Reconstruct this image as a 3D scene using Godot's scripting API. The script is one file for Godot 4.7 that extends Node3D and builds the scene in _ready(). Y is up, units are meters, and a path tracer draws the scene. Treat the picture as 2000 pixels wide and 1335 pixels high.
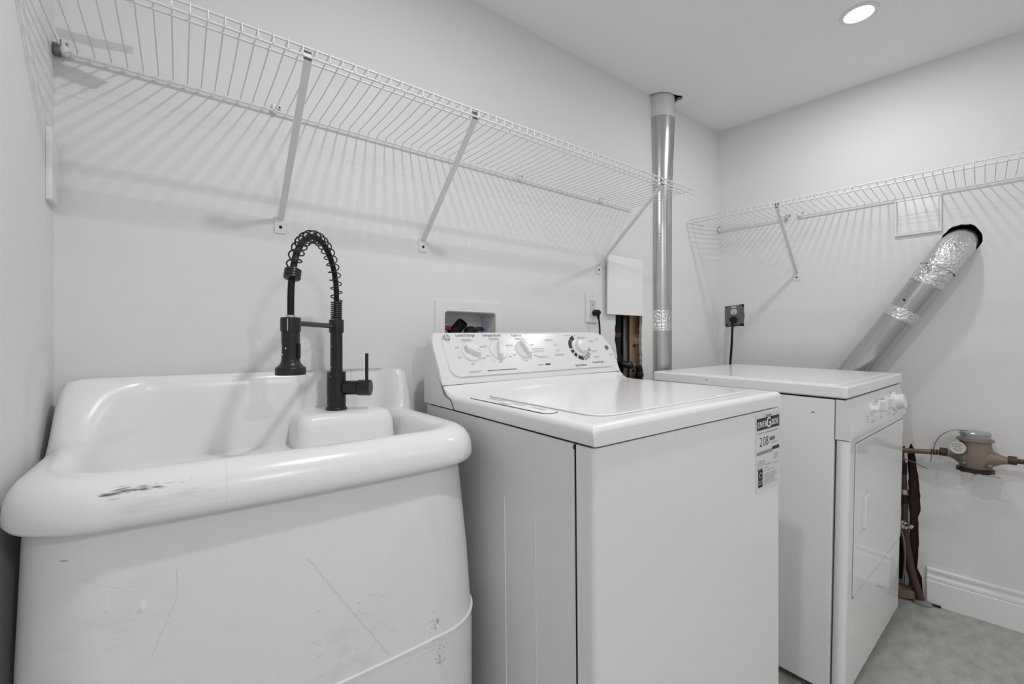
extends Node3D

# Laundry corner in a basement. x runs along the back wall, z towards the room, y up, metres.
const F_PX := 870.0                       # focal length in pixels of a 2000 x 1335 frame
const EYE := Vector3(0.0, 1.04, 1.2451)
const YAW := 53.248                       # degrees the camera looks to the right of the back wall's normal... see _ready
const CEIL := 2.158
const LEFT_X := -0.1985
const CORNER := Vector3(2.3059, 0.0, 0.0)
const DIR_R := Vector3(0.1159, 0.0, 0.99326)   # along the right wall, into the room
const NRM_R := Vector3(-0.99326, 0.0, 0.1159)  # off the right wall, into the room

var rng := RandomNumberGenerator.new()
var M := {}
var used := {}


# ---------------------------------------------------------------- geometry
class Geo:
	var v := PackedVector3Array()
	var t := PackedVector2Array()
	var at := 0

	func tri(a: Vector3, b: Vector3, c: Vector3, ua := Vector2.ZERO, ub := Vector2.ZERO, uc := Vector2.ZERO) -> void:
		v.append(a); v.append(b); v.append(c)
		t.append(ua); t.append(ub); t.append(uc)

	func quad(a: Vector3, b: Vector3, c: Vector3, d: Vector3, ua := Vector2.ZERO, ub := Vector2.ZERO, uc := Vector2.ZERO, ud := Vector2.ZERO) -> void:
		tri(a, b, c, ua, ub, uc)
		tri(a, c, d, ua, uc, ud)

	func start() -> void:
		at = v.size()

	func flip(i: int) -> void:
		var p := v[i + 1]; v[i + 1] = v[i + 2]; v[i + 2] = p
		var q := t[i + 1]; t[i + 1] = t[i + 2]; t[i + 2] = q

	func outward() -> void:
		var c := Vector3.ZERO
		for i in range(at, v.size()):
			c += v[i]
		c /= maxf(1.0, v.size() - at)
		var vol := 0.0
		for i in range(at, v.size(), 3):
			vol += (v[i] - c).dot((v[i + 1] - c).cross(v[i + 2] - c))
		if vol > 0.0:
			for i in range(at, v.size(), 3):
				flip(i)

	func facing(dir: Vector3) -> void:
		for i in range(at, v.size(), 3):
			if (v[i + 1] - v[i]).cross(v[i + 2] - v[i]).dot(dir) > 0.0:
				flip(i)

	func loft(rings: Array, closed := true, cap_a := true, cap_b := true, orient := true, uvs: Array = []) -> void:
		start()
		var n: int = rings[0].size()
		var last := n if closed else n - 1
		for i in rings.size() - 1:
			var p: PackedVector3Array = rings[i]
			var q: PackedVector3Array = rings[i + 1]
			for j in last:
				var k := (j + 1) % n
				if uvs.is_empty():
					quad(p[j], p[k], q[k], q[j])
				else:
					quad(p[j], p[k], q[k], q[j], uvs[i][j], uvs[i][k], uvs[i + 1][k], uvs[i + 1][j])
		if closed:
			if cap_a:
				fan(rings[0], false)
			if cap_b:
				fan(rings[-1], true)
		if orient:
			outward()

	func fan(r: PackedVector3Array, up: bool) -> void:
		var c := Vector3.ZERO
		for p in r:
			c += p
		c /= r.size()
		for j in r.size():
			var k := (j + 1) % r.size()
			if up:
				tri(r[j], r[k], c)
			else:
				tri(r[k], r[j], c)

	func tube(path: PackedVector3Array, radius: Variant, sides := 8, closed := false, caps := true) -> void:
		var n := path.size()
		var rings := []
		var tan0 := (path[1] - path[0]).normalized()
		var up := Vector3.UP if absf(tan0.y) < 0.9 else Vector3.RIGHT
		var nrm := (up - tan0 * up.dot(tan0)).normalized()
		for i in n:
			var tn: Vector3
			if closed:
				tn = (path[(i + 1) % n] - path[(i - 1 + n) % n]).normalized()
			else:
				tn = (path[mini(i + 1, n - 1)] - path[maxi(i - 1, 0)]).normalized()
			nrm = (nrm - tn * nrm.dot(tn)).normalized()
			var bi := tn.cross(nrm)
			var r: float = radius if radius is float else radius[i]
			var ring := PackedVector3Array()
			for k in sides:
				var a := TAU * k / sides
				ring.append(path[i] + (nrm * cos(a) + bi * sin(a)) * r)
			rings.append(ring)
		if closed:
			rings.append(rings[0])
		loft(rings, true, caps and not closed, caps and not closed)

	func lathe(xf: Transform3D, prof: Array, sides := 32) -> void:
		var rings := []
		for p in prof:
			var ring := PackedVector3Array()
			for k in sides:
				var a := TAU * k / sides
				ring.append(xf * Vector3(cos(a) * maxf(p.x, 0.00005), p.y, sin(a) * maxf(p.x, 0.00005)))
			rings.append(ring)
		loft(rings)

	static func inset(poly: PackedVector2Array, d: float) -> PackedVector2Array:
		var out := PackedVector2Array()
		var n := poly.size()
		var area := 0.0
		for i in n:
			area += poly[i].cross(poly[(i + 1) % n])
		var s := signf(area)
		for i in n:
			var e0 := (poly[i] - poly[(i - 1 + n) % n]).normalized()
			var e1 := (poly[(i + 1) % n] - poly[i]).normalized()
			var n0 := Vector2(-e0.y, e0.x) * s
			var n1 := Vector2(-e1.y, e1.x) * s
			var m := (n0 + n1).normalized()
			out.append(poly[i] + m * d / maxf(0.35, m.dot(n0)))
		return out

	# a polygon in local x, y pushed along local z from z0 to z1, its edges rounded by b
	func prism(xf: Transform3D, poly: PackedVector2Array, z0: float, z1: float, b := 0.0, steps := 3, both := true) -> void:
		var layers := []
		if b > 0.0 and both:
			for i in steps:
				var a := PI / 2 * i / steps
				layers.append([z0 + b * (1.0 - sin(a)), b * (1.0 - cos(a))])
			layers.reverse()
			layers = []
			for i in steps:
				var a := PI / 2 * i / steps
				layers.append([z0 + b * (1.0 - cos(a)), b * (1.0 - sin(a))])
		layers.append([z0 + (b if both else 0.0), 0.0])
		layers.append([z1 - b, 0.0])
		if b > 0.0:
			for i in range(1, steps + 1):
				var a := PI / 2 * i / steps
				layers.append([z1 - b * (1.0 - sin(a)), b * (1.0 - cos(a))])
		var rings := []
		for l in layers:
			var q := Geo.inset(poly, l[1]) if l[1] > 0.0 else poly
			var ring := PackedVector3Array()
			for p in q:
				ring.append(xf * Vector3(p.x, p.y, l[0]))
			rings.append(ring)
		loft(rings, true, false, false, false)
		for e in 2:
			var l: Array = layers[0] if e == 0 else layers[-1]
			var q := Geo.inset(poly, l[1]) if l[1] > 0.0 else poly
			var idx := Geometry2D.triangulate_polygon(q)
			var area := 0.0
			for i in q.size():
				area += q[i].cross(q[(i + 1) % q.size()])
			for i in range(0, idx.size(), 3):
				var a := q[idx[i]]; var bb := q[idx[i + 1]]; var c := q[idx[i + 2]]
				var ccw := (bb - a).cross(c - a) > 0.0
				# the sides run poly[j] -> poly[j+1] -> next layer: match their sense
				var want := (area > 0.0) == (e == 1)
				if ccw != want:
					var w := bb; bb = c; c = w
				tri(xf * Vector3(a.x, a.y, l[0]), xf * Vector3(bb.x, bb.y, l[0]), xf * Vector3(c.x, c.y, l[0]))
		outward()

	func box(xf: Transform3D, size: Vector3, r := 0.002, seg := 2) -> void:
		var rr := minf(r, minf(size.x, minf(size.y, size.z)) * 0.49)
		prism(xf, Geo.rrect(-size.x / 2, -size.y / 2, size.x / 2, size.y / 2, rr, seg), -size.z / 2, size.z / 2, rr, seg)

	static func rrect(x0: float, y0: float, x1: float, y1: float, r: float, seg := 4) -> PackedVector2Array:
		var out := PackedVector2Array()
		var cs := [Vector2(x1 - r, y0 + r), Vector2(x1 - r, y1 - r), Vector2(x0 + r, y1 - r), Vector2(x0 + r, y0 + r)]
		for c in 4:
			for k in seg + 1:
				var a := -PI / 2 + PI / 2 * c + PI / 2 * k / seg
				out.append(cs[c] + Vector2(cos(a), sin(a)) * r)
		return out

	func sphere(c: Vector3, r: Vector3, nu := 14, nv := 8) -> void:
		var prof := []
		for i in nv + 1:
			var a := PI * i / nv
			prof.append(Vector2(sin(a), -cos(a)))
		lathe(Transform3D(Basis.from_scale(r), c), prof, nu)

	func mesh(crease := 38.0) -> ArrayMesh:
		var n := v.size()
		var fn := PackedVector3Array()
		fn.resize(n / 3)
		var by := {}
		for i in range(0, n, 3):
			fn[i / 3] = -(v[i + 1] - v[i]).cross(v[i + 2] - v[i])
			for k in 3:
				var key := Vector3i((v[i + k] * 100000.0).round())
				if by.has(key):
					by[key].append(i / 3)
				else:
					by[key] = [i / 3]
		var lim := cos(deg_to_rad(crease))
		var nm := PackedVector3Array()
		nm.resize(n)
		for i in n:
			var me := fn[i / 3].normalized()
			var s := Vector3.ZERO
			for o in by[Vector3i((v[i] * 100000.0).round())]:
				var f := fn[o]
				if f.normalized().dot(me) > lim:
					s += f
			nm[i] = s.normalized() if s.length_squared() > 1e-24 else (me if me.length_squared() > 0.1 else Vector3.UP)
		var arr := []
		arr.resize(Mesh.ARRAY_MAX)
		arr[Mesh.ARRAY_VERTEX] = v
		arr[Mesh.ARRAY_NORMAL] = nm
		arr[Mesh.ARRAY_TEX_UV] = t
		var am := ArrayMesh.new()
		am.add_surface_from_arrays(Mesh.PRIMITIVE_TRIANGLES, arr)
		return am


# ---------------------------------------------------------------- scene helpers
func numbered(called: String) -> String:
	var n: int = used.get(called, 0)
	used[called] = n + 1
	return called if n == 0 else "%s_%03d" % [called, n]

func put(parent: Node3D, called: String, m: Mesh, material: Material, xf := Transform3D()) -> MeshInstance3D:
	var o := MeshInstance3D.new()
	o.name = called
	o.mesh = m
	o.material_override = material
	o.transform = xf
	parent.add_child(o, true)
	return o

func part(parent: Node3D, called: String, g: Geo, material: Material, crease := 38.0) -> MeshInstance3D:
	return put(parent, called, g.mesh(crease), material)

func thing(called: String, label: String, category: String, at := Transform3D(), group := "") -> Node3D:
	var o := Node3D.new()
	o.name = numbered(called)
	o.transform = at
	tag(o, label, category, group)
	add_child(o, true)
	return o

func tag(o: Node3D, label: String, category: String, group := "") -> void:
	o.set_meta("label", label)
	o.set_meta("category", category)
	if group:
		o.set_meta("group", group)

func single(called: String, g: Geo, material: Material, label: String, category: String, group := "", crease := 38.0) -> MeshInstance3D:
	var o := put(self, numbered(called), g.mesh(crease), material)
	tag(o, label, category, group)
	return o

func structure(o: Node3D, called: String) -> Node3D:
	o.name = called
	o.set_meta("kind", "structure")
	add_child(o, true)
	return o

func tf(o: Vector3, x := Vector3.RIGHT, y := Vector3.UP) -> Transform3D:
	var z := x.cross(y).normalized()
	return Transform3D(Basis(x.normalized(), y.normalized(), z), o)

func at(p: Vector3) -> Transform3D:
	return Transform3D(Basis(), p)

func wr(s: float, y: float, o: float) -> Vector3:      # right wall: s along it from the corner, o off it
	return CORNER + DIR_R * s + NRM_R * o + Vector3.UP * y

func wall_r(s: float, y: float, o := 0.0) -> Transform3D:   # local x along the wall (into the room), y up, z off the wall
	return Transform3D(Basis(DIR_R, Vector3.UP, NRM_R), wr(s, y, o))

func _axis(o: Vector3, dir: Vector3) -> Transform3D:     # local y along dir
	var y := dir.normalized()
	var x := y.cross(Vector3.BACK).normalized()
	return Transform3D(Basis(x, y, x.cross(y)), o)

func line(pts: Array) -> PackedVector3Array:
	return PackedVector3Array(pts)

func smooth(pts: Array, n := 8) -> PackedVector3Array:
	var out := PackedVector3Array()
	for i in pts.size() - 1:
		var a: Vector3 = pts[maxi(i - 1, 0)]
		var b: Vector3 = pts[i]
		var c: Vector3 = pts[i + 1]
		var d: Vector3 = pts[mini(i + 2, pts.size() - 1)]
		for k in n:
			out.append(b.cubic_interpolate(c, a, d, float(k) / n))
	out.append(pts[-1])
	return out

func grey(g: float, rough := 0.5, metal := 0.0, spec := 0.5) -> StandardMaterial3D:
	return mat(Color(g, g, g), rough, metal, spec)

func mat(c: Color, rough := 0.5, metal := 0.0, spec := 0.5) -> StandardMaterial3D:
	var m := StandardMaterial3D.new()
	m.albedo_color = c
	m.roughness = rough
	m.metallic = metal
	m.metallic_specular = spec
	return m

func noise_tex(freq: float, ramp: Array, seed_ := 1, size := 512, as_normal := false, bump := 4.0, octaves := 4) -> NoiseTexture2D:
	var n := FastNoiseLite.new()
	n.seed = seed_
	n.noise_type = FastNoiseLite.TYPE_SIMPLEX_SMOOTH
	n.frequency = freq
	n.fractal_octaves = octaves
	var tx := NoiseTexture2D.new()
	tx.width = size
	tx.height = size
	tx.seamless = true
	tx.noise = n
	if as_normal:
		tx.as_normal_map = true
		tx.bump_strength = bump
	elif ramp:
		var g := Gradient.new()
		g.offsets = PackedFloat32Array(ramp[0])
		g.colors = PackedColorArray(ramp[1])
		tx.color_ramp = g
	return tx

func text(parent: Node3D, called: String, s: String, h: float, xf: Transform3D, material: Material, bold := false, wide := 1.0) -> void:
	var tm := TextMesh.new()
	var f := SystemFont.new()
	f.font_names = PackedStringArray(["Droid Sans"])
	f.font_weight = 700 if bold else 400
	tm.font = f
	tm.text = s
	tm.font_size = 32
	tm.pixel_size = h / 24.0
	tm.depth = 0.0004
	tm.curve_step = 2.0
	put(parent, called, tm, material, xf * Transform3D(Basis.from_scale(Vector3(wide, 1, 1)), Vector3.ZERO))


func materials() -> void:
	M.wall = grey(0.905, 0.62, 0.0, 0.35)
	M.wall.normal_enabled = true
	M.wall.normal_texture = noise_tex(0.02, [], 5, 512, true, 2.0)
	M.wall.normal_scale = 0.12
	M.wall.uv1_triplanar = true
	M.wall.uv1_world_triplanar = true
	M.wall.uv1_scale = Vector3.ONE * 1.4
	M.ceil = grey(0.98, 0.85, 0.0, 0.3)
	M.trim = grey(0.93, 0.35)
	M.floor = grey(1.0, 0.55, 0.0, 0.4)
	M.floor.albedo_texture = noise_tex(0.012, [[0.0, 0.3, 0.5, 0.7, 1.0], [Color(0.60, 0.595, 0.58), Color(0.655, 0.65, 0.63), Color(0.675, 0.67, 0.65), Color(0.695, 0.69, 0.67), Color(0.75, 0.745, 0.725)]], 11, 1024, false, 4.0, 6)
	M.floor.uv1_triplanar = true
	M.floor.uv1_world_triplanar = true
	M.floor.uv1_scale = Vector3(0.9, 0.9, 1.7)
	M.found = mat(Color(0.2, 0.185, 0.17), 0.95)
	M.enamel = grey(0.96, 0.17, 0.0, 0.5)
	M.enamel_side = grey(0.955, 0.22, 0.0, 0.5)
	M.plastic = grey(0.91, 0.22, 0.0, 0.5)
	M.knob = grey(0.93, 0.28, 0.0, 0.5)
	M.seam = grey(0.12, 0.8)
	M.ink = grey(0.3, 0.6)
	M.ink_light = grey(0.62, 0.6)
	M.ink_dark = grey(0.17, 0.6)
	M.paper = grey(0.9, 0.6)
	M.wire = grey(0.9, 0.4, 0.0, 0.5)
	M.black = grey(0.10, 0.33, 0.0, 0.5)
	M.black_metal = grey(0.115, 0.3, 0.15, 0.6)
	M.rubber = grey(0.085, 0.6, 0.0, 0.4)
	M.dark = grey(0.05, 0.8)
	M.chrome = grey(0.8, 0.18, 1.0)
	M.steel = grey(0.74, 0.27, 1.0)
	M.steel.normal_enabled = true
	M.steel.normal_texture = noise_tex(0.006, [], 21, 512, true, 6.0, 3)
	M.steel.normal_scale = 0.25
	M.steel.uv1_triplanar = true
	M.steel.uv1_scale = Vector3(2.0, 0.8, 2.0)
	M.foil = grey(0.86, 0.24, 1.0)
	M.foil.normal_enabled = true
	M.foil.normal_texture = noise_tex(0.03, [], 33, 512, true, 14.0, 4)
	M.foil.normal_scale = 0.9
	M.foil.uv1_triplanar = true
	M.foil.uv1_scale = Vector3.ONE * 5.0
	M.gal = grey(0.55, 0.42, 0.8)
	M.screw = grey(0.16, 0.4, 0.6)
	M.bronze = mat(Color(0.52, 0.465, 0.425), 0.45, 0.25)
	M.copper = mat(Color(0.46, 0.385, 0.33), 0.45, 0.4)
	M.copper_dark = mat(Color(0.3, 0.235, 0.2), 0.5, 0.5)
	M.iron = mat(Color(0.27, 0.185, 0.17), 0.7)
	M.wood = mat(Color(0.8, 0.67, 0.55), 0.75)
	M.wood.albedo_texture = noise_tex(0.02, [[0.0, 0.5, 1.0], [Color(0.86, 0.84, 0.82), Color(1, 1, 1), Color(0.92, 0.9, 0.88)]], 8, 256)
	M.wood.uv1_triplanar = true
	M.wood.uv1_scale = Vector3(12, 1.5, 12)
	M.gyp = grey(0.78, 0.9)
	M.red = mat(Color(0.55, 0.07, 0.12), 0.4)
	M.blue = mat(Color(0.09, 0.13, 0.42), 0.4)
	M.recept = grey(0.82, 0.35)
	M.gasket = grey(0.45, 0.7)
	M.groove = grey(0.72, 0.7)
	M.gloss = grey(0.955, 0.07, 0.0, 0.5)
	M.pipe_dark = mat(Color(0.29, 0.215, 0.195), 0.55, 0.2)


# ---------------------------------------------------------------- main
func _ready() -> void:
	rng.seed = 7
	# camera
	var cam := Camera3D.new()
	cam.name = "camera"
	cam.fov = rad_to_deg(2.0 * atan(667.5 / F_PX))
	cam.near = 0.02
	cam.position = EYE
	cam.rotation_degrees = Vector3(0, -(90.0 - YAW), 0)
	add_child(cam)
	cam.current = true
	# environment: an indoor room without a window; all light comes from its downlights
	var we := WorldEnvironment.new()
	we.name = "environment"
	var e := Environment.new()
	e.background_mode = Environment.BG_COLOR
	e.background_color = Color.BLACK
	e.tonemap_mode = Environment.TONE_MAPPER_LINEAR
	e.tonemap_exposure = 1.02
	e.sdfgi_enabled = true
	e.ssao_enabled = true
	e.ssil_enabled = true
	we.environment = e
	add_child(we)
	materials()
	downlight(Vector3(0.47, CEIL, 0.88), 0.68, "recessed ceiling downlight in front of the sink")
	downlight(Vector3(1.856, CEIL, 0.736), 0.385, "glowing round recessed downlight in the ceiling above the dryer")
	downlight(Vector3(0.45, CEIL, 2.85), 1.35, "recessed ceiling downlight behind the camera on the sink side")
	downlight(Vector3(1.9, CEIL, 2.85), 0.55, "recessed ceiling downlight behind the camera on the dryer side")
	room()
	sink()
	faucet()
	washer()
	dryer()
	shelves()
	back_wall_fittings()
	right_wall_fittings()


func downlight(p: Vector3, energy: float, label: String) -> void:
	var o := thing("downlight", label, "ceiling light", at(p))
	var g := Geo.new()
	g.lathe(at(Vector3.ZERO), [Vector2(0.044, -0.0005), Vector2(0.054, -0.0005), Vector2(0.0535, -0.003), Vector2(0.047, -0.0045), Vector2(0.042, -0.003), Vector2(0.042, -0.0005)], 40)
	part(o, "trim_ring", g, M.trim)
	g = Geo.new()
	g.lathe(at(Vector3.ZERO), [Vector2(0.0, -0.0005), Vector2(0.0418, -0.0005), Vector2(0.0418, -0.0026), Vector2(0.03, -0.0032), Vector2(0.0, -0.0034)], 40)
	var lens := grey(0.95, 0.4)
	lens.emission_enabled = true
	lens.emission = Color.WHITE
	lens.emission_energy_multiplier = 2.2
	part(o, "lamp_lens", g, lens)
	var a := AreaLight3D.new()
	a.name = "lamp_light"
	a.area_size = Vector2(0.058, 0.058)
	a.light_energy = energy
	a.shadow_enabled = true
	a.area_range = 12.0
	a.area_attenuation = 2.0
	a.position = Vector3(0, -0.006, 0)
	a.rotation_degrees = Vector3(-90, 0, 0)
	o.add_child(a)


func csg_box(lo: Vector3, hi: Vector3, m: Material) -> CSGBox3D:
	var b := CSGBox3D.new()
	b.size = hi - lo
	b.position = (lo + hi) / 2
	b.material = m
	return b

func cut(root: CSGShape3D, poly: PackedVector2Array, xf: Transform3D, depth: float, m: Material) -> void:
	var c := CSGPolygon3D.new()
	c.polygon = poly
	c.depth = depth
	c.operation = CSGShape3D.OPERATION_SUBTRACTION
	c.material = m
	c.transform = root.transform.affine_inverse() * xf
	root.add_child(c)

func ragged(poly: Array, amp: float, step: float) -> PackedVector2Array:
	var out := PackedVector2Array()
	for i in poly.size():
		var a: Vector2 = poly[i]
		var b: Vector2 = poly[(i + 1) % poly.size()]
		var n := maxi(1, int(a.distance_to(b) / step))
		var d := (b - a).normalized()
		for k in n:
			out.append(a.lerp(b, float(k) / n) + Vector2(-d.y, d.x) * rng.randf_range(-amp, amp))
	return out

var hole_a := [Vector2(1.475, 1.18), Vector2(1.472, 1.05), Vector2(1.485, 0.98), Vector2(1.482, 0.84), Vector2(1.656, 0.80), Vector2(1.654, 0.99), Vector2(1.650, 1.03), Vector2(1.655, 1.18)]
var hole_b_far := [Vector2(0.690, 0.60), Vector2(0.748, 0.612), Vector2(0.752, 0.45), Vector2(0.749, 0.25), Vector2(0.752, 0.18), Vector2(0.748, 0.0), Vector2(0.690, 0.0)]
var hole_b_near := [Vector2(0.757, 0.60), Vector2(0.768, 0.628), Vector2(0.778, 0.60), Vector2(0.788, 0.50), Vector2(0.795, 0.44), Vector2(0.797, 0.36), Vector2(0.791, 0.33), Vector2(0.790, 0.20), Vector2(0.786, 0.125), Vector2(0.80, 0.09), Vector2(0.806, 0.02), Vector2(0.806, 0.0), Vector2(0.76, 0.0), Vector2(0.757, 0.16), Vector2(0.762, 0.19), Vector2(0.762, 0.30), Vector2(0.759, 0.44)]

func room() -> void:
	var gyp := 0.014
	# back wall: drywall with the washer box, the rough plumbing hole and the duct slot cut through
	var wa := csg_box(Vector3(LEFT_X - 0.16, 0, -gyp), Vector3(2.44, CEIL, 0), M.wall)
	cut(wa, ragged(hole_a, 0.0025, 0.012), at(Vector3(0, 0, 0.02)), 0.06, M.gyp)
	cut(wa, Geo.rrect(0.664, 0.985, 0.861, 1.139, 0.012), at(Vector3(0, 0, 0.02)), 0.06, M.gyp)
	cut(wa, ragged([Vector2(1.738, 0.4), Vector2(1.832, 0.4), Vector2(1.832, 1.69), Vector2(1.845, 2.07), Vector2(1.845, 2.3), Vector2(1.722, 2.3), Vector2(1.724, 2.07), Vector2(1.738, 1.69)], 0.0012, 0.03), at(Vector3(0, 0, 0.02)), 0.06, M.gyp)
	structure(wa, "wall_back")
	structure(csg_box(Vector3(LEFT_X - 0.16, -0.1, -0.24), Vector3(2.6, CEIL + 0.4, -0.14), M.found), "wall_back_foundation")
	# right wall
	var len_r := 4.5
	var wb := CSGBox3D.new()
	wb.size = Vector3(len_r + 0.2, CEIL, gyp)
	wb.transform = wall_r(len_r / 2 - 0.02, CEIL / 2, -gyp / 2)
	wb.material = M.wall
	var xr := Transform3D(Basis(DIR_R, Vector3.UP, NRM_R), CORNER + NRM_R * 0.04)   # polygon x = s
	for h in [hole_b_far, hole_b_near]:
		cut(wb, ragged(h, 0.002, 0.02), xr, 0.08, M.gyp)
	var hole := []
	for k in 28:
		var a := TAU * k / 28
		hole.append(Vector2(0.912, 1.432) + Vector2(cos(a) * 0.056, sin(a) * 0.062))
	cut(wb, ragged(hole, 0.0025, 0.02), xr, 0.08, M.gyp)
	cut(wb, ragged([Vector2(0.035, 1.118), Vector2(0.032, 1.226), Vector2(0.128, 1.234), Vector2(0.128, 1.124)], 0.002, 0.015), xr, 0.08, M.gyp)
	structure(wb, "wall_right")
	var wf := CSGBox3D.new()
	wf.size = Vector3(len_r + 0.4, CEIL + 0.5, 0.1)
	wf.transform = wall_r(len_r / 2 - 0.1, CEIL / 2 + 0.1, -0.2)
	wf.material = M.found
	structure(wf, "wall_right_foundation")
	structure(csg_box(Vector3(LEFT_X - 0.1, 0, -0.0), Vector3(LEFT_X, CEIL, 4.5), M.wall), "wall_left")
	structure(csg_box(Vector3(LEFT_X - 0.1, 0, 3.5), Vector3(3.3, CEIL, 3.6), M.wall), "wall_front")
	structure(csg_box(Vector3(LEFT_X - 0.16, -0.1, -0.24), Vector3(3.4, 0, 4.5), M.floor), "floor")
	var c := csg_box(Vector3(LEFT_X - 0.16, CEIL, -0.14), Vector3(3.4, CEIL + 0.014, 4.5), M.ceil)
	var hc := []
	for p in [[-0.074, -0.014], [-0.075, 0.0], [-0.072, 0.025], [-0.055, 0.05], [-0.03, 0.066], [0.0, 0.0705], [0.03, 0.075], [0.045, 0.085], [0.06, 0.082], [0.072, 0.066], [0.066, 0.05], [0.074, 0.03], [0.068, -0.014], [0.05, -0.14], [-0.05, -0.14]]:
		hc.append(Vector2(1.784 + p[0], p[1]))
	cut(c, ragged(hc, 0.0015, 0.012), Transform3D(Basis(Vector3.RIGHT, Vector3.BACK, Vector3.DOWN), Vector3(0, CEIL - 0.05, 0)), 0.2, M.gyp)
	structure(c, "ceiling")
	structure(csg_box(Vector3(LEFT_X - 0.16, CEIL + 0.25, -0.24), Vector3(3.4, CEIL + 0.35, 4.5), M.found), "ceiling_subfloor")
	# baseboard: moulded profile along the right wall
	var prof := [Vector2(0.0005, 0.0), Vector2(0.0135, 0.0), Vector2(0.0135, 0.092), Vector2(0.0105, 0.0945), Vector2(0.0115, 0.098), Vector2(0.0125, 0.104), Vector2(0.0115, 0.110), Vector2(0.008, 0.1135), Vector2(0.0065, 0.119), Vector2(0.0072, 0.1265), Vector2(0.0105, 0.1295), Vector2(0.011, 0.1385), Vector2(0.008, 0.1425), Vector2(0.0005, 0.143)]
	var rings := []
	for s in [0.816, 4.3]:
		var ring := PackedVector3Array()
		for p in prof:
			ring.append(wr(s, p.y, p.x))
		rings.append(ring)
	var g := Geo.new()
	g.loft(rings)
	var bb := MeshInstance3D.new()
	bb.mesh = g.mesh(20.0)
	bb.material_override = M.trim
	structure(bb, "baseboard_right")


# ---------------------------------------------------------------- utility sink
# one loop round the sink, seen from above: rounded rectangle whose front bows out a little
func sink_loop(x0: float, x1: float, z0: float, z1: float, rf: float, rb: float, bow: float) -> Array:
	var pts := []
	var n_front := 30
	var n_side := 40
	var n_back := 36
	var n_c := 16
	for i in n_back:
		pts.append(Vector2(lerpf(x1 - rb, x0 + rb, float(i) / n_back), z0))
	for i in n_c:
		var a := -PI / 2 - PI / 2 * i / n_c
		pts.append(Vector2(x0 + rb, z0 + rb) + Vector2(cos(a), sin(a)) * rb)
	for i in n_side:
		pts.append(Vector2(x0, lerpf(z0 + rb, z1 - rf, float(i) / n_side)))
	for i in n_c:
		var a := PI - PI / 2 * i / n_c
		pts.append(Vector2(x0 + rf, z1 - rf) + Vector2(cos(a), sin(a)) * rf)
	for i in n_front:
		pts.append(Vector2(lerpf(x0 + rf, x1 - rf, float(i) / n_front), z1))
	for i in n_c:
		var a := PI / 2 - PI / 2 * i / n_c
		pts.append(Vector2(x1 - rf, z1 - rf) + Vector2(cos(a), sin(a)) * rf)
	for i in n_side:
		pts.append(Vector2(x1, lerpf(z1 - rf, z0 + rb, float(i) / n_side)))
	for i in n_c:
		var a := -PI / 2 * i / n_c
		pts.append(Vector2(x1 - rb, z0 + rb) + Vector2(cos(a), sin(a)) * rb)
	var xm := (x0 + x1) / 2
	var hw := (x1 - x0) / 2
	for i in pts.size():
		var p: Vector2 = pts[i]
		var f := clampf((p.y - z0) / (z1 - z0), 0, 1)
		var u := (p.x - xm) / hw
		pts[i] = Vector2(p.x, p.y + bow * (1.0 - u * u) * f * f)
	return pts

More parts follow.
